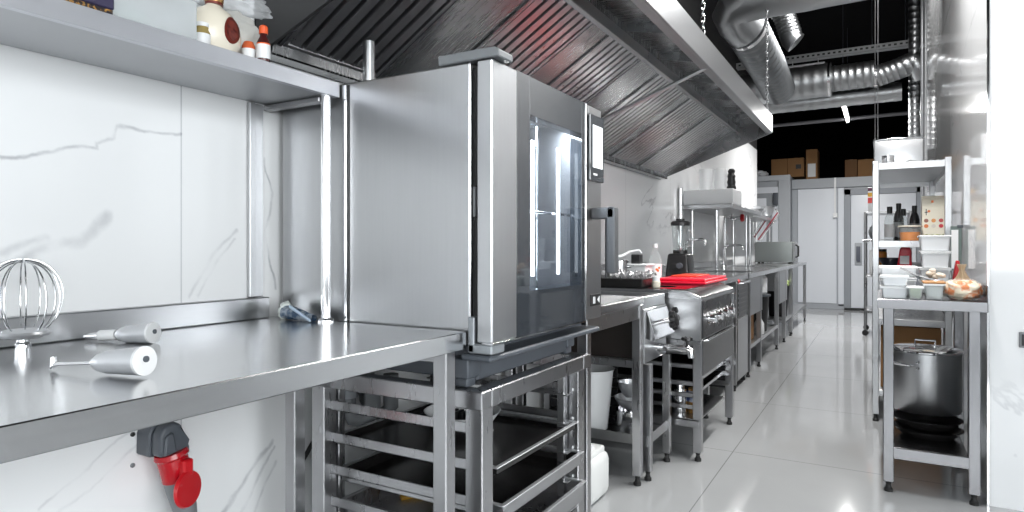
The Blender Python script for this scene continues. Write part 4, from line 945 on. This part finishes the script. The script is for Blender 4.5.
MB().tube([(BX + .05, BY - .03, 1.09), (BX + .095, BY - .035, 1.11), (BX + .098, BY - .035, 1.19), (BX + .06, BY - .03, 1.21)], .009, 10).build('jug_handle', CLEAR, j)
m = MB()
for k in range(4): a = PI / 2 * k; m.box(BX - .006 + .018 * math.cos(a), BX + .006 + .018 * math.cos(a), BY - .006 + .018 * math.sin(a), BY + .006 + .018 * math.sin(a), 1.069, 1.082, .002)
m.build('blade', CHR, bl)

# dishwasher cabinet
dw = thing('dishwasher', 'steel undercounter dishwasher with slatted upper panel beyond the range', 'dishwasher', (-1.3, 5.32, 0))
MB().box(-1.66, -.965, 5.10, 5.54, .05, .855, .004).build('body', STV, dw)
m = MB(); m.box(-.97, -.955, 5.11, 5.53, .545, .80, .003)
for k in range(6): m.box(-.956, -.950, 5.13, 5.51, .56 + k * .036, .582 + k * .036, .002)
m.build('slatted_panel', simple('dark_vent_panel', (.16, .165, .17), .35, .8), dw)
MB().box(-.97, -.952, 5.11, 5.53, .06, .535, .004).build('door', ST, dw)
MB().tube([(-.955, 5.16, .81), (-.925, 5.16, .815), (-.925, 5.45, .815), (-.955, 5.45, .81)], .009, 10).build('door_handle', CHR, dw)
MB().lathe([(0, 0), (.018, 0), (.014, .012), (0, .014)], (-.955, 5.14, .825), (1, 0, 0), 16).build('red_button', RED, dw)
for y in (5.13, 5.51): MB().lathe([(0, 0), (.022, 0), (.018, .02), (.012, .05), (0, .05)], (-.99, y, 0), seg=14).build('foot', RUB, dw)
MB().box(-1.69, -.955, 5.09, 5.57, .832, .868, .004).build('worktop', STT, dw)

def sink(label, y0, y1, aprons, legs, group=None, basin=None):
    s = thing('sink_unit', label, 'sink', (-1.32, (y0 + y1) / 2, 0))
    m = MB()
    if basin:
        a, b = basin
        for q in ((-1.69, -1.02, y0, a), (-1.69, -1.02, b, y1), (-1.02, -.95, y0, y1), (-1.69, -1.58, a, b)): m.box(*q, .828, .868, .003)
        m.build('worktop', STT, s)
        m = MB()
        for q in ((-1.585, -1.015, a - .004, a), (-1.585, -1.015, b, b + .004), (-1.589, -1.585, a, b), (-1.015, -1.011, a, b)): m.box(*q, .60, .829, .001)
        m.box(-1.585, -1.015, a, b, .60, .604, .001); m.build('basin', ST, s)
    else:
        m.box(-1.69, -.95, y0, y1, .828, .868, .004); m.build('worktop', STT, s)
    MB().box(-1.697, -1.66, y0, y1, .869, .93, .003).build('upstand', ST, s)
    for a, b, z in aprons: MB().box(-.985, -.952, a, b, z, .826, .003).build('apron', STV, s)
    for y in legs:
        for x in (-.99, -1.66): leg(s, x, x + .04, y, y + .04, .828)
    MB().box(-1.66, -.955, legs[0] + .03, legs[-1] + .01, .23, .262, .003).build('lower_shelf', ST, s)
    return s
sink('first steel sink unit after the dishwasher, with a deep front apron', 5.58, 7.36, [(5.60, 6.27, .51)], (5.62, 6.17, 7.30), basin=(5.75, 6.25))
sink('second steel sink unit with a hanging front apron further along the aisle', 7.37, 8.58, [(7.42, 8.06, .475)], (7.90, 8.50), basin=(7.6, 8.1))
e = thing('end_table', 'last steel table of the line, nearest the cold room', 'table', (-1.32, 9.45, 0))
MB().box(-1.69, -.955, 8.60, 10.34, .83, .868, .004).build('tabletop', STT, e)
for y in (8.66, 10.28):
    for x in (-1.0, -1.66): leg(e, x, x + .04, y, y + .04, .83)
MB().box(-1.66, -.965, 8.68, 10.3, .22, .25, .003).build('lower_shelf', ST, e)

def tap(label, x, y, h, reach, z=.868):
    f = thing('gooseneck_tap', label, 'tap', (x, y, z), 'gooseneck taps')
    pts = [(x, y, z), (x, y, z + h - .06)]
    for i in range(1, 7): a = PI / 2 * i / 6; pts.append((x + .06 * (1 - math.cos(a)), y, z + h - .06 + .06 * math.sin(a)))
    pts += [(x + reach - .03, y, z + h), (x + reach - .008, y, z + h - .012), (x + reach, y, z + h - .05)]
    MB().tube(pts, .012, 14).build('spout', CHR, f)
    MB().lathe([(0, 0), (.03, 0), (.03, .012), (.02, .03), (.02, .07), (0, .07)], (x, y, z), seg=18).build('tap_base', CHR, f)
    MB().cyl((x - .01, y - .075, z + .055), (x - .01, y + .075, z + .055), .012).build('cross_lever', CHR, f)
tap('nearer gooseneck tap over the first sink, left of the tall shelf tube', -1.60, 6.0, .29, .20)
tap('second gooseneck tap further along, right of the tall shelf tube', -1.45, 7.0, .24, .20)
# wall shelves with tubes over the sinks
def wallshelf(label, y0, y1, z, xf, tubes, zbase=.868):
    s = thing('sink_shelf', label, 'shelf', (-1.5, (y0 + y1) / 2, zbase))
    MB().box(-1.698, xf, y0, y1, z - .04, z, .003).build('shelf_board', ST, s)
    for x, y in tubes: MB().cyl((x, y, zbase), (x, y, z - .003), .0155, seg=16).build('tube_post', CHR, s)
    return s
wallshelf('nearer steel tube shelf over the first sink carrying the white box', 6.28, 7.95, 1.50, -1.22, ((-1.40, 6.45), (-1.64, 6.45), (-1.36, 7.8), (-1.60, 7.8)))
wallshelf('farther steel tube shelf with metal bowls near the end of the marble wall', 8.25, 10.3, 1.505, -1.36, ((-1.42, 8.4), (-1.62, 8.4), (-1.43, 10.1), (-1.64, 10.1)))
tag(MB().cyl((-1.675, 6.15, .868), (-1.675, 6.15, 1.655), .022, seg=18).build('riser_pipe', CHR), 'thick chrome riser pipe on the wall left of the white box', 'pipe')
tag(MB().box(-1.69, -1.215, 6.30, 6.72, 1.501, 1.648, .008).build('white_box', WHT), 'wide white box lying on the nearer shelf over the sinks', 'box')
def roll(label, x, y, z, h, r, mat): return tag(MB().lathe([(0, 0), (r, 0), (r, h), (r * .35, h), (r * .35, h - .01), (0, h - .01)], (x, y, z), seg=26).build('paper_roll', mat), label, 'paper roll')
roll('left one of two white paper rolls standing on the white box', -1.52, 6.50, 1.649, .215, .064, WHT)
roll('right one of two white paper rolls standing on the white box', -1.385, 6.52, 1.649, .215, .06, WHT)
bb = thing('black_pepper_mill', 'black turned pepper mill beside the white paper rolls', 'mill', (-1.28, 6.54, 1.649))
MB().lathe([(0, 0), (.045, 0), (.045, .03), (.036, .05), (.042, .08), (.034, .11), (.04, .14), (.03, .165), (.036, .19), (.02, .21), (0, .212)], (-1.28, 6.54, 1.649), seg=22).build('mill_body', BLK, bb)
rv = thing('red_valve', 'small chrome valve with a red handle under the farther end of the nearer shelf', 'valve', (-1.35, 7.35, 1.37))
MB().cyl((-1.45, 7.35, 1.41), (-1.34, 7.35, 1.41), .018).cyl((-1.44, 7.35, 1.41), (-1.44, 7.35, 1.459), .008).build('valve_body', CHR, rv)
MB().lathe([(0, 0), (.04, 0), (.045, .015), (.035, .035), (0, .04)], (-1.34, 7.35, 1.41), (1, 0, 0), 20).build('red_handle', RED, rv)
for i, (y, x, r, h) in enumerate(((8.5, -1.5, .10, .06), (8.85, -1.45, .12, .08), (9.55, -1.43, .15, .15), (9.95, -1.5, .09, .07))):
    bowl(['small flat steel bowl first on the farther shelf', 'second steel bowl on the farther shelf, wider than the first', 'big deep steel bowl on the farther shelf', 'last small steel bowl at the far end of the farther shelf'][i], x, y, 1.506, r, h)
tg = thing('strainer_basket', 'steel strainer basket with two red handles leaning on the farther shelf', 'strainer', (-1.36, 9.2, 1.2))
a, b = Vector((-1.56, 9.72, 1.21)), Vector((-1.31, 9.76, 1.60)); sd = Vector((.032, .0, -.022))
for k in (-1, 1): MB().tube([a + sd * k * .8, b + sd * k], .009, 10).build('red_handle', simple('dark_red_grip_%d' % k, (.35, .03, .05), .4), tg)
MB().tube([a - sd * 1.6, b - sd * 1.7, b + (b - a) * .06, b + sd * 1.7, a + sd * 1.6], .012, 10).build('wire_frame', CHR, tg)
mw = thing('counter_oven', 'grey steel countertop oven on the end table beside the cold room', 'oven', (-1.24, 9.3, .869))
MB().box(-1.50, -1.02, 9.22, 9.62, .885, 1.16, .008).build('casing', simple('grey_green_steel', (.26, .28, .275), .35, .6), mw)
MB().box(-1.02, -.995, 9.24, 9.60, .90, 1.15, .004).build('door', STV, mw)
MB().tube([(-.995, 9.29, .95), (-.96, 9.29, .97), (-.96, 9.29, 1.10), (-.995, 9.29, 1.12)], .012, 10).build('door_handle', BLK, mw)
for x in (-1.45, -1.07):
    for y in (9.26, 9.58): MB().cyl((x, y, .868), (x, y, .886), .018, seg=12).build('foot', RUB, mw)
# under the sinks
tag(MB().box(-1.45, -1.0, 5.70, 6.10, .263, .50, .004).build('cardboard_box', CARD), 'brown cardboard box on the shelf under the first sink', 'cardboard box')
wh = thing('water_tank', 'white cylindrical tank standing under the first sink next to its black bin', 'tank', (-1.15, 6.75, .62))
MB().lathe([(0, 0), (.10, 0), (.115, .02), (.115, .16), (.09, .19), (0, .195)], (-1.09, 6.72, .625), seg=26).build('tank_body', WHT, wh)
bn = thing('black_bin', 'tall black bin with open top on the shelf under the first sink', 'bin', (-1.12, 6.72, .262))
MB().shell([(.11, 0), (.13, .34), (.14, .345)], (-1.09, 6.72, .263), t=.006).build('bin_body', BLK, bn)
MB().lathe([(0, .342), (.145, .342), (.145, .360), (0, .361)], (-1.09, 6.72, .263)).build('bin_lid', DKG, bn)
sp = thing('spray_bottle', 'white cleaning bottle with a yellow cap on the shelf under the first sink', 'bottle', (-1.02, 6.38, .263))
MB().lathe([(0, 0), (.045, 0), (.048, .01), (.045, .10), (.018, .15), (.016, .17), (0, .17)], (-1.01, 6.46, .263), seg=22).build('bottle_body', WHT, sp)
MB().lathe([(0, .168), (.018, .168), (.016, .20), (0, .2)], (-1.01, 6.46, .263)).build('yellow_cap', simple('yellow_cap', (.85, .50, .02), .4), sp)
gb = thing('waste_bucket', 'black bucket filled with a green cloth at the second sink', 'bucket', (-1.0, 8.3, .50))
MB().shell([(.10, .262), (.13, .64), (.14, .645)], (-1.08, 8.28, 0), t=.006).build('bucket_body', BLK, gb)
MB().blob((-1.08, 8.28, .66), (.115, .115, .085), .3, 3, 8, sub=4).build('green_cloth', simple('lime_cloth', (.45, .58, .22), .7), gb)
RTS = steel('dimmed_table_steel', col=(.25, .25, .26), rough=.24, stretch=(20, 20, 3), var=.05)  # satin steel coloured darker to hold down too bright reflections on this table
# ================================================================== right side: low table and tall rack along the marble wall
RTZ = .86
rt = thing('serving_table', 'narrow steel table against the right marble wall, with a big pot on its lower shelf', 'table', (.185, 3.6, 0))
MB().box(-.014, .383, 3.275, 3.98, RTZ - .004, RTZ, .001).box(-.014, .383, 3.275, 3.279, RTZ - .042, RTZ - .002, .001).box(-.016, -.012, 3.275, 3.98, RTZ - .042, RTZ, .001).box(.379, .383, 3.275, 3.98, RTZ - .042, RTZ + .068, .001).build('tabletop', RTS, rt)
for x in (.006, .318):
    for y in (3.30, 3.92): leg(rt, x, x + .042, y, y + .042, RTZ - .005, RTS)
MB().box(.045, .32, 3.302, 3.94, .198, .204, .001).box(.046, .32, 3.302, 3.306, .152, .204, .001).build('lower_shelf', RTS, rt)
sp_ = thing('cooking_pot', 'big deep steel stock pot with lid on the lower shelf of the right table', 'pot', (.185, 3.74, .262))
PX, PY, PZ = .185, 3.755, .292
MB().shell([(.148, 0), (.152, .008), (.152, .285), (.157, .288)], (PX, PY, PZ), seg=48, t=.003).build('pot_body', STV, sp_)
MB().lathe([(0, .289), (.159, .289), (.159, .296), (.12, .307), (.03, .314), (0, .314)], (PX, PY, PZ), seg=40).build('pot_lid', CHR, sp_)
MB().tube([(PX - .04, PY - .02, PZ + .308), (PX - .042, PY - .02, PZ + .34), (PX + .042, PY - .02, PZ + .34), (PX + .04, PY - .02, PZ + .308)], .006, 10).build('lid_handle', CHR, sp_)
m = MB()
for s in (-1,):
    a = math.radians(235)
    c = Vector((PX + .152 * math.cos(a), PY + .152 * math.sin(a), PZ + .235)); tn = Vector((-math.sin(a), math.cos(a), 0)); o = Vector((math.cos(a), math.sin(a), 0))
    m.tube([c - tn * .05, c - tn * .05 + o * .028, c - tn * .03 + o * .038, c + tn * .03 + o * .038, c + tn * .05 + o * .028, c + tn * .05], .006, 10)
    for k in (-1, 1):
        for dz in (-.014, .014): m.lathe([(0, 0), (.007, 0), (.005, .005), (0, .006)], c + tn * .062 * k + Vector((0, 0, dz)), o, 10)
m.build('loop_handle', CHR, sp_)
def fry(label, z, r, cx, cy, ang, dep=.04):
    f = thing('frying_pan', label, 'frying pan', (cx, cy, z), 'black frying pans under the stock pot')
    MB().shell([(r * .72, 0), (r * .92, dep * .6), (r, dep), (r + .003, dep)], (cx, cy, z), seg=40, t=.003).build('pan_body', ENAM, f)
    d = Vector((math.cos(ang), math.sin(ang), 0)); p = Vector((cx, cy, z + dep * .8)) + d * r
    MB().tube([p, p + d * .05 + Vector((0, 0, .01)), p + d * .12 + Vector((0, 0, .016))], [.008, .010, .012], 10).build('pan_handle', BLK, f)
fry('upper black frying pan under the stock pot on the right table shelf', .246, .142, .185, 3.60, 1.2)
fry('lower black frying pan under the stock pot on the right table shelf', .205, .140, .187, 3.58, 1.9)

rk = thing('tall_rack', 'tall white-edged steel shelving rack standing behind the right table', 'rack', (.155, 5.1, 0))
RK0, RK1, RKY0, RKY1 = -.05, .363, 4.60, 6.05
for x in (RK0, RK1 - .036):
    for y in (RKY0, RKY1 - .036): leg(rk, x, x + .036, y, y + .036, 1.628, STV)
for z in (1.612, 1.128, .97, .645, .20):
    MB().box(RK0 + .004, RK1 - .004, RKY0 + .004, RKY1 - .004, z - .004, z, .001).box(RK0 + .002, RK1 - .002, RKY0 + .002, RKY0 + .006, z - .04, z, .001).box(RK0 + .002, RK0 + .006, RKY0, RKY1, z - .04, z, .001).box(RK1 - .006, RK1 - .002, RKY0, RKY1, z - .04, z, .001).box(RK0, RK1, RKY1 - .006, RKY1 - .002, z - .04, z, .001).build('shelf', STS if z < 1.5 else ST, rk)
tag(MB().box(RK0 + .045, RK1 - .045, 4.70, 5.4, .201, .59, .004).build('cardboard_box', CARD), 'large brown cardboard box low in the tall rack behind the stock pot', 'cardboard box')
# on top
gp = thing('steel_box', 'big shiny steel box lying on top of the tall rack', 'box', (.12, 5.3, 1.613))
MB().box(-.045, .24, 5.0, 5.55, 1.613, 1.815, .006).build('box_body', ST, gp)
MB().box(-.049, .244, 4.995, 5.555, 1.805, 1.82, .003).build('box_rim', CHR, gp)
tag(MB().shell([(.034, 0), (.036, .004), (.036, .065), (.038, .066)], (.036, 4.80, 1.613), t=.002).build('steel_cup', CHR), 'small steel cup standing in front of the shiny box on the rack', 'cup')
tag(MB().grid(lambda u, v: (.13 + .225 * u, 4.63 + .3 * v, 1.6145 + .012 * abs(noise.noise(Vector((u * 6, v * 5, 2)))) + .012 * math.exp(-((u - .12) / .1) ** 2)), 30, 20, .006).build('white_sheet', WHT), 'folded white plastic sheet lying on top of the tall rack', 'sheet')
# middle shelf: bottles, tub, carton
def sbottle(label, x, y, h=.16, r=.031, mat=None):
    s = thing('syrup_bottle', label, 'bottle', (x, y, 1.129), 'black capped bottles on the rack')
    MB().lathe([(0, 0), (r * .95, 0), (r, .005), (r, h * .72), (r * .85, h * .86), (.013, h), (0, h)], (x, y, 1.129), seg=22).build('bottle_body', mat or WHT, s)
    MB().lathe([(0, h - .002), (.0155, h - .002), (.0165, h + .04), (.014, h + .045), (0, h + .045)], (x, y, 1.129), seg=18).build('black_cap', BLK, s)
    MB().lathe([(r + .0005, h * .15), (r + .0005, h * .6)], (x, y, 1.129), seg=22).build('label', simple('bottle_label_%d' % int(x * 1000 + y * 10), (.70, .71, .72), .4), s)
DB = simple('dark_bottle', (.05, .05, .055), .15)
sbottle('black capped bottle at the left on the middle rack shelf', .048, 5.05, .19, mat=CLEAR)
sbottle('dark bottle with a black cap behind the two front bottles', .105, 5.3, .225, mat=DB)
sbottle('black capped pale bottle in the middle behind the orange tub', .128, 5.10, .175, mat=CLEAR)
sbottle('black capped bottle half hidden behind the carton', .20, 5.28, .205, mat=DB)
tb = thing('syrup_tub', 'clear tub half full of amber orange syrup on the middle rack shelf', 'tub', (.165, 4.78, 1.129))
MB().lathe([(0, .001), (.052, .001), (.058, .055), (0, .055)], (.155, 4.76, 1.129), seg=30).build('syrup', AMB, tb)
MB().shell([(.054, 0), (.062, .085), (.066, .087)], (.155, 4.76, 1.129), seg=30, t=.002).build('tub_body', CLEAR, tb)
MB().lathe([(0, .088), (.068, .088), (.068, .096), (0, .097)], (.155, 4.76, 1.129), seg=30).build('tub_lid', CREAM, tb)
ca = thing('drink_carton', 'cream gable top carton with orange and red pictures on the rack', 'carton', (.285, 4.86, 1.129))
CX0, CX1, CY0, CY1 = .222, .345, 4.80, 4.92
MB().box(CX0, CX1, CY0, CY1, 1.129, 1.345, .002).prism([(CY0, 1.345), (CY1, 1.345), ((CY0 + CY1) / 2 + .003, 1.395), ((CY0 + CY1) / 2 + .003, 1.415), ((CY0 + CY1) / 2 - .003, 1.415), ((CY0 + CY1) / 2 - .003, 1.395)], 'x', CX0, CX1, .001).build('carton_body', simple('cream_card', (.90, .85, .72), .5), ca)
IC = [simple('icon_%d' % i, c, .5) for i, c in enumerate(((.80, .24, .08), (.75, .70, .62), (.62, .06, .08), (.35, .16, .12), (.78, .36, .12), (.55, .10, .10)))]
for r_ in range(2):
    for k in range(3):
        x = CX0 + .022 + k * .039; z = 1.222 + r_ * .034
        MB().lathe([(0, 0), (.012, 0), (.012, .001), (0, .0012)], (x, CY0, z), (0, -1, 0), 18).build('picture_dot', IC[r_ * 3 + k], ca)
MB().box(CX0 + .02, CX0 + .024, CY0 - .001, CY0, 1.29, 1.33, .0002).box(CX0 + .014, CX0 + .03, CY0 - .001, CY0, 1.306, 1.311, .0002).build('side_mark', BLK, ca)
MB().lathe([(0, 0), (.008, 0), (.008, .001), (0, .0012)], (CX0 + .036, CY0, 1.315), (0, -1, 0), 14).build('side_dot', IC[0], ca)
m = MB(); m.box(CX0 + .05, CX0 + .062, (CY0 + CY1) / 2 - .032, (CY0 + CY1) / 2 - .03, 1.368, 1.384, .0002)
m.build('top_mark', IC[0], ca)
# shelf below
rb_ = thing('red_packet', 'red food packet with a white label standing on the lower rack shelf', 'packet', (.13, 4.72, .971))
MB().prism([(.085, .971), (.165, .971), (.162, 1.07), (.15, 1.092), (.11, 1.094), (.10, 1.075)], 'y', 4.70, 4.75, .006).build('packet_body', REDB, rb_)
MB().box(.10, .15, 4.698, 4.70, .982, 1.035, .0005).build('white_label', WHT, rb_)
og = thing('spice_jar', 'orange jar at the left on the lower rack shelf', 'jar', (.0, 5.0, .971), 'jars on the rack')
MB().lathe([(0, 0), (.03, 0), (.032, .005), (.032, .08), (.026, .09), (0, .09)], (.0, 5.0, .971), seg=20).build('jar_body', simple('orange_spice', (.72, .26, .03), .35), og)
MB().lathe([(0, .088), (.03, .088), (.03, .105), (0, .105)], (.0, 5.0, .971), seg=20).build('cap', BLK, og)
tag(MB().shell([(.045, 0), (.065, .04), (.07, .05)], (.05, 4.80, .971), t=.004).build('dark_bowl', simple('dark_blue_glaze', (.03, .035, .05), .3)), 'dark blue bowl on the lower rack shelf beside the red packet', 'bowl')
# on the low table
def tub(label, x0, x1, y0, y1, z, h, lid=None, mat=FROST, lidmat=None, group=None, fill=None, name='food_tub'):
    t = thing(name, label, 'container', ((x0 + x1) / 2, (y0 + y1) / 2, z), group)
    m = MB(); th = .0025; d = .006
    m.hexa([(x0 + d, y0 + d, z), (x1 - d, y0 + d, z), (x1 - d, y1 - d, z), (x0 + d, y1 - d, z), (x0, y0, z + h), (x1, y0, z + h), (x1, y1, z + h), (x0, y1, z + h)], .004)
    m.build('tub_body', mat, t)
    m = MB(); e = .006
    for q in ((x0 - e, x1 + e, y0 - e, y0 + th), (x0 - e, x1 + e, y1 - th, y1 + e), (x0 - e, x0 + th, y0, y1), (x1 - th, x1 + e, y0, y1)): m.box(*q, z + h - .006, z + h + .002, .0015)
    m.build('rim', WHT, t)
    if lid: MB().box(x0 - .007, x1 + .007, y0 - .007, y1 + .007, z + h + .0025, z + h + lid, .003).build('lid', lidmat or WHT, t)
    if fill: MB().blob(((x0 + x1) / 2, (y0 + y1) / 2, z + h * .5), ((x1 - x0) * .40, (y1 - y0) * .42, h * .42), .25, 4, 3, floor=z + .004, sq=.6).build('contents', fill, t)
    return t
MILK = simple('milky_plastic', (.76, .78, .80), .35)
FLOUR = simple('flour_white', (.80, .79, .76), .8)
z = RTZ + .001
for i, (h, l) in enumerate(((.055, 'lowest milky tub of the stack at the back of the right table'), (.06, 'second milky tub from the bottom at the back of the right table'), (.075, 'third milky tub of the stack, with a deep rim'), (.075, 'topmost milky tub of the stack, filled with herbs'))):
    w = .002 * (i % 2)
    tub(l, .172 - w * 3, .285 + w, 3.74, 3.92, z, h, .006 if i < 3 else None, MILK, fill=None, group='stack of milky tubs')
    z += h + .0065
m = MB()
for k in range(26): m.blob((.188 + rnd.random() * .075, 3.752 + rnd.random() * .1, z - .005 + rnd.random() * .004), (.006, .006, .004), .3, 3, k, sub=1)
tag(m.build('chopped_herbs', blotch('herbs', (.10, .10, .07), (.24, .25, .10), 80, .45, .55, .8)), 'dark chopped herbs strewn on the topmost milky tub', 'herbs', kind='stuff')
wtub = tub('wide white tray with a loose white lid at the left on the right table', -.004, .135, 3.50, 3.72, RTZ + .001, .075, .012, MILK)
tub('shallow white tub lying on the lidded white tray', -.006, .14, 3.49, 3.71, RTZ + .091, .045, None, MILK)
tub('low white box at the front left corner of the right table', .0, .10, 3.315, 3.47, RTZ + .001, .05, .004, MILK)
tub('flat white box resting on the low white box', .002, .10, 3.317, 3.46, RTZ + .0565, .04, .004, MILK)
tub('small frosted tub with green leaves inside on the right table', .10, .155, 3.29, 3.36, RTZ + .001, .055, None, FROST, fill=simple('green_leaves', (.22, .30, .16), .6))
tub('clear tub with a brown lid in the middle of the right table', .162, .232, 3.30, 3.40, RTZ + .001, .068, .012, FROST, simple('brown_lid', (.42, .19, .05), .35), fill=simple('grey_green_food', (.60, .64, .60), .6))
sn = thing('serving_spoon', 'steel spoon lying slanted over the tubs on the right table', 'spoon', (.12, 3.45, .96))
MB().tube([(.075, 3.44, .995), (.13, 3.43, .965), (.19, 3.42, .943)], [.004, .005, .006], 10).build('handle', STS, sn)
MB().blob((.215, 3.415, .939), (.03, .02, .006), .05, 2, 1, sub=2).build('bowl', STS, sn)
mu = thing('mushroom_pile', 'pale cut mushrooms lying on the brown lidded tub', 'mushrooms', (.2, 3.45, .945))
mu['kind'] = 'stuff'
m = MB()
for k in range(9): m.blob((.17 + rnd.random() * .07, 3.45 + rnd.random() * .06, .955 + rnd.random() * .03), (.014, .013, .011), .25, 3, k, sub=2)
m.build('mushroom_pieces', simple('mushroom', (.66, .56, .46), .7), mu)
# gathered bag with orange food
bg = thing('pasta_bag', 'tied clear bag of pale and orange pasta at the right table corner', 'bag', (.30, 3.38, RTZ))
MB().blob((.302, 3.385, RTZ + .045), (.068, .075, .042), .16, 3, 2.5, sub=4, floor=RTZ + .003, sq=.8).build('pasta', blotch('pasta_food', (.78, .70, .56), (.72, .20, .03), 26, .50, .60, .55), bg)
def neck(u, v):
    a = 2 * PI * v; r = (.032 * (1 - u) ** 2 + .006 + .010 * max(0, u - .7) / .3) * (1 + .22 * math.sin(a * 7 + u * 3))
    return (.305 - .004 * u + r * math.cos(a), 3.385 + r * math.sin(a) * .8, RTZ + .070 + .085 * u)
MB().grid(neck, 16, 42, .0008).build('gathered_neck', glass('tan_film', (.80, .68, .52), .5, .3), bg)
MB().blob((.303, 3.385, RTZ + .046), (.073, .08, .046), .17, 3, 2.5, sub=4, floor=RTZ + .001, sq=.8).build('bag_film', glass('bag_film_clear', (.97, .96, .94), .10, .15), bg)
tag(MB().prism([(.29, RTZ + .001), (.325, RTZ + .001), (.332, RTZ + .16), (.318, RTZ + .165)], 'y', 3.80, 3.85, .004).build('red_packet', RED), 'narrow red packet standing between the milky tubs and the wall', 'packet')
cbd = thing('hanging_clipboard', 'narrow grey green clipboard with white papers hung by the right marble wall', 'clipboard', (.36, 4.3, .96))
MB().box(.332, .384, 4.30, 4.306, .96, 1.205, .001).build('board', simple('grey_green_board', (.12, .16, .15), .4), cbd)
MB().box(.336, .368, 4.298, 4.30, .97, 1.185, .0003).build('paper', WHT, cbd)
MB().box(.362, .3895, 4.297, 4.308, 1.196, 1.212, .002).build('clip', DKG, cbd)
# small dark box left behind the pier edge and switch on its face
sw = thing('wall_switch', 'dark wall switch on the white marble face at the right edge', 'switch', (.52, 3.34, .69))
MB().box(.492, .56, 3.33, 3.3405, .675, .74, .003).build('switch_plate', MDG, sw)
MB().box(.50, .552, 3.327, 3.331, .684, .731, .002).build('rocker', BLK, sw)
# trolley at the far end
tl = thing('rack_trolley', 'slim tubular grey trolley standing beyond the tall rack', 'trolley', (-.05, 9.3, 0))
for x in (-.175, .30):
    for y in (9.0, 9.6):
        MB().cyl((x, y, .07), (x, y, 1.52), .014, seg=12).build('post', STS, tl)
        MB().tube([(x, y - .015, .035), (x, y + .015, .035)], .034, 16).build('castor', RUB, tl)
for z in (.30, .72, 1.16, 1.50): MB().box(-.175, .30, 9.0, 9.6, z, z + .025, .003).build('shelf', STS, tl)
MB().tube([(-.175, 9.0, 1.16), (-.20, 8.95, 1.17), (-.10, 8.94, 1.17)], .012, 10).build('push_handle', STS, tl)
tn = thing('colour_tin', 'stacked striped tin with red and yellow bands on top of the trolley', 'tin', (-.10, 9.1, 1.526))
MB().box(-.145, -.055, 9.05, 9.15, 1.526, 1.83, .005).build('tin_body', WHT, tn)
for z0, z1, c in ((1.78, 1.82, (.10, .02, .06)), (1.71, 1.76, (.75, .42, .04)), (1.63, 1.70, (.70, .06, .05))): MB().box(-.147, -.053, 9.048, 9.152, z0, z1, .002).build('band', simple('band_%d' % int(z0 * 100), c, .4), tn)
tag(MB().box(-.13, .0, 9.05, 9.3, .745, 1.05, .01).build('white_carton', WHT), 'white carton on the middle shelf of the far trolley', 'carton')
tag(MB().blob((-.09, 9.12, 1.27), (.05, .07, .085), .2, 3, 4, floor=1.186).build('grey_bundle', MDG), 'dark grey bundle on the upper shelf of the far trolley', 'bundle')
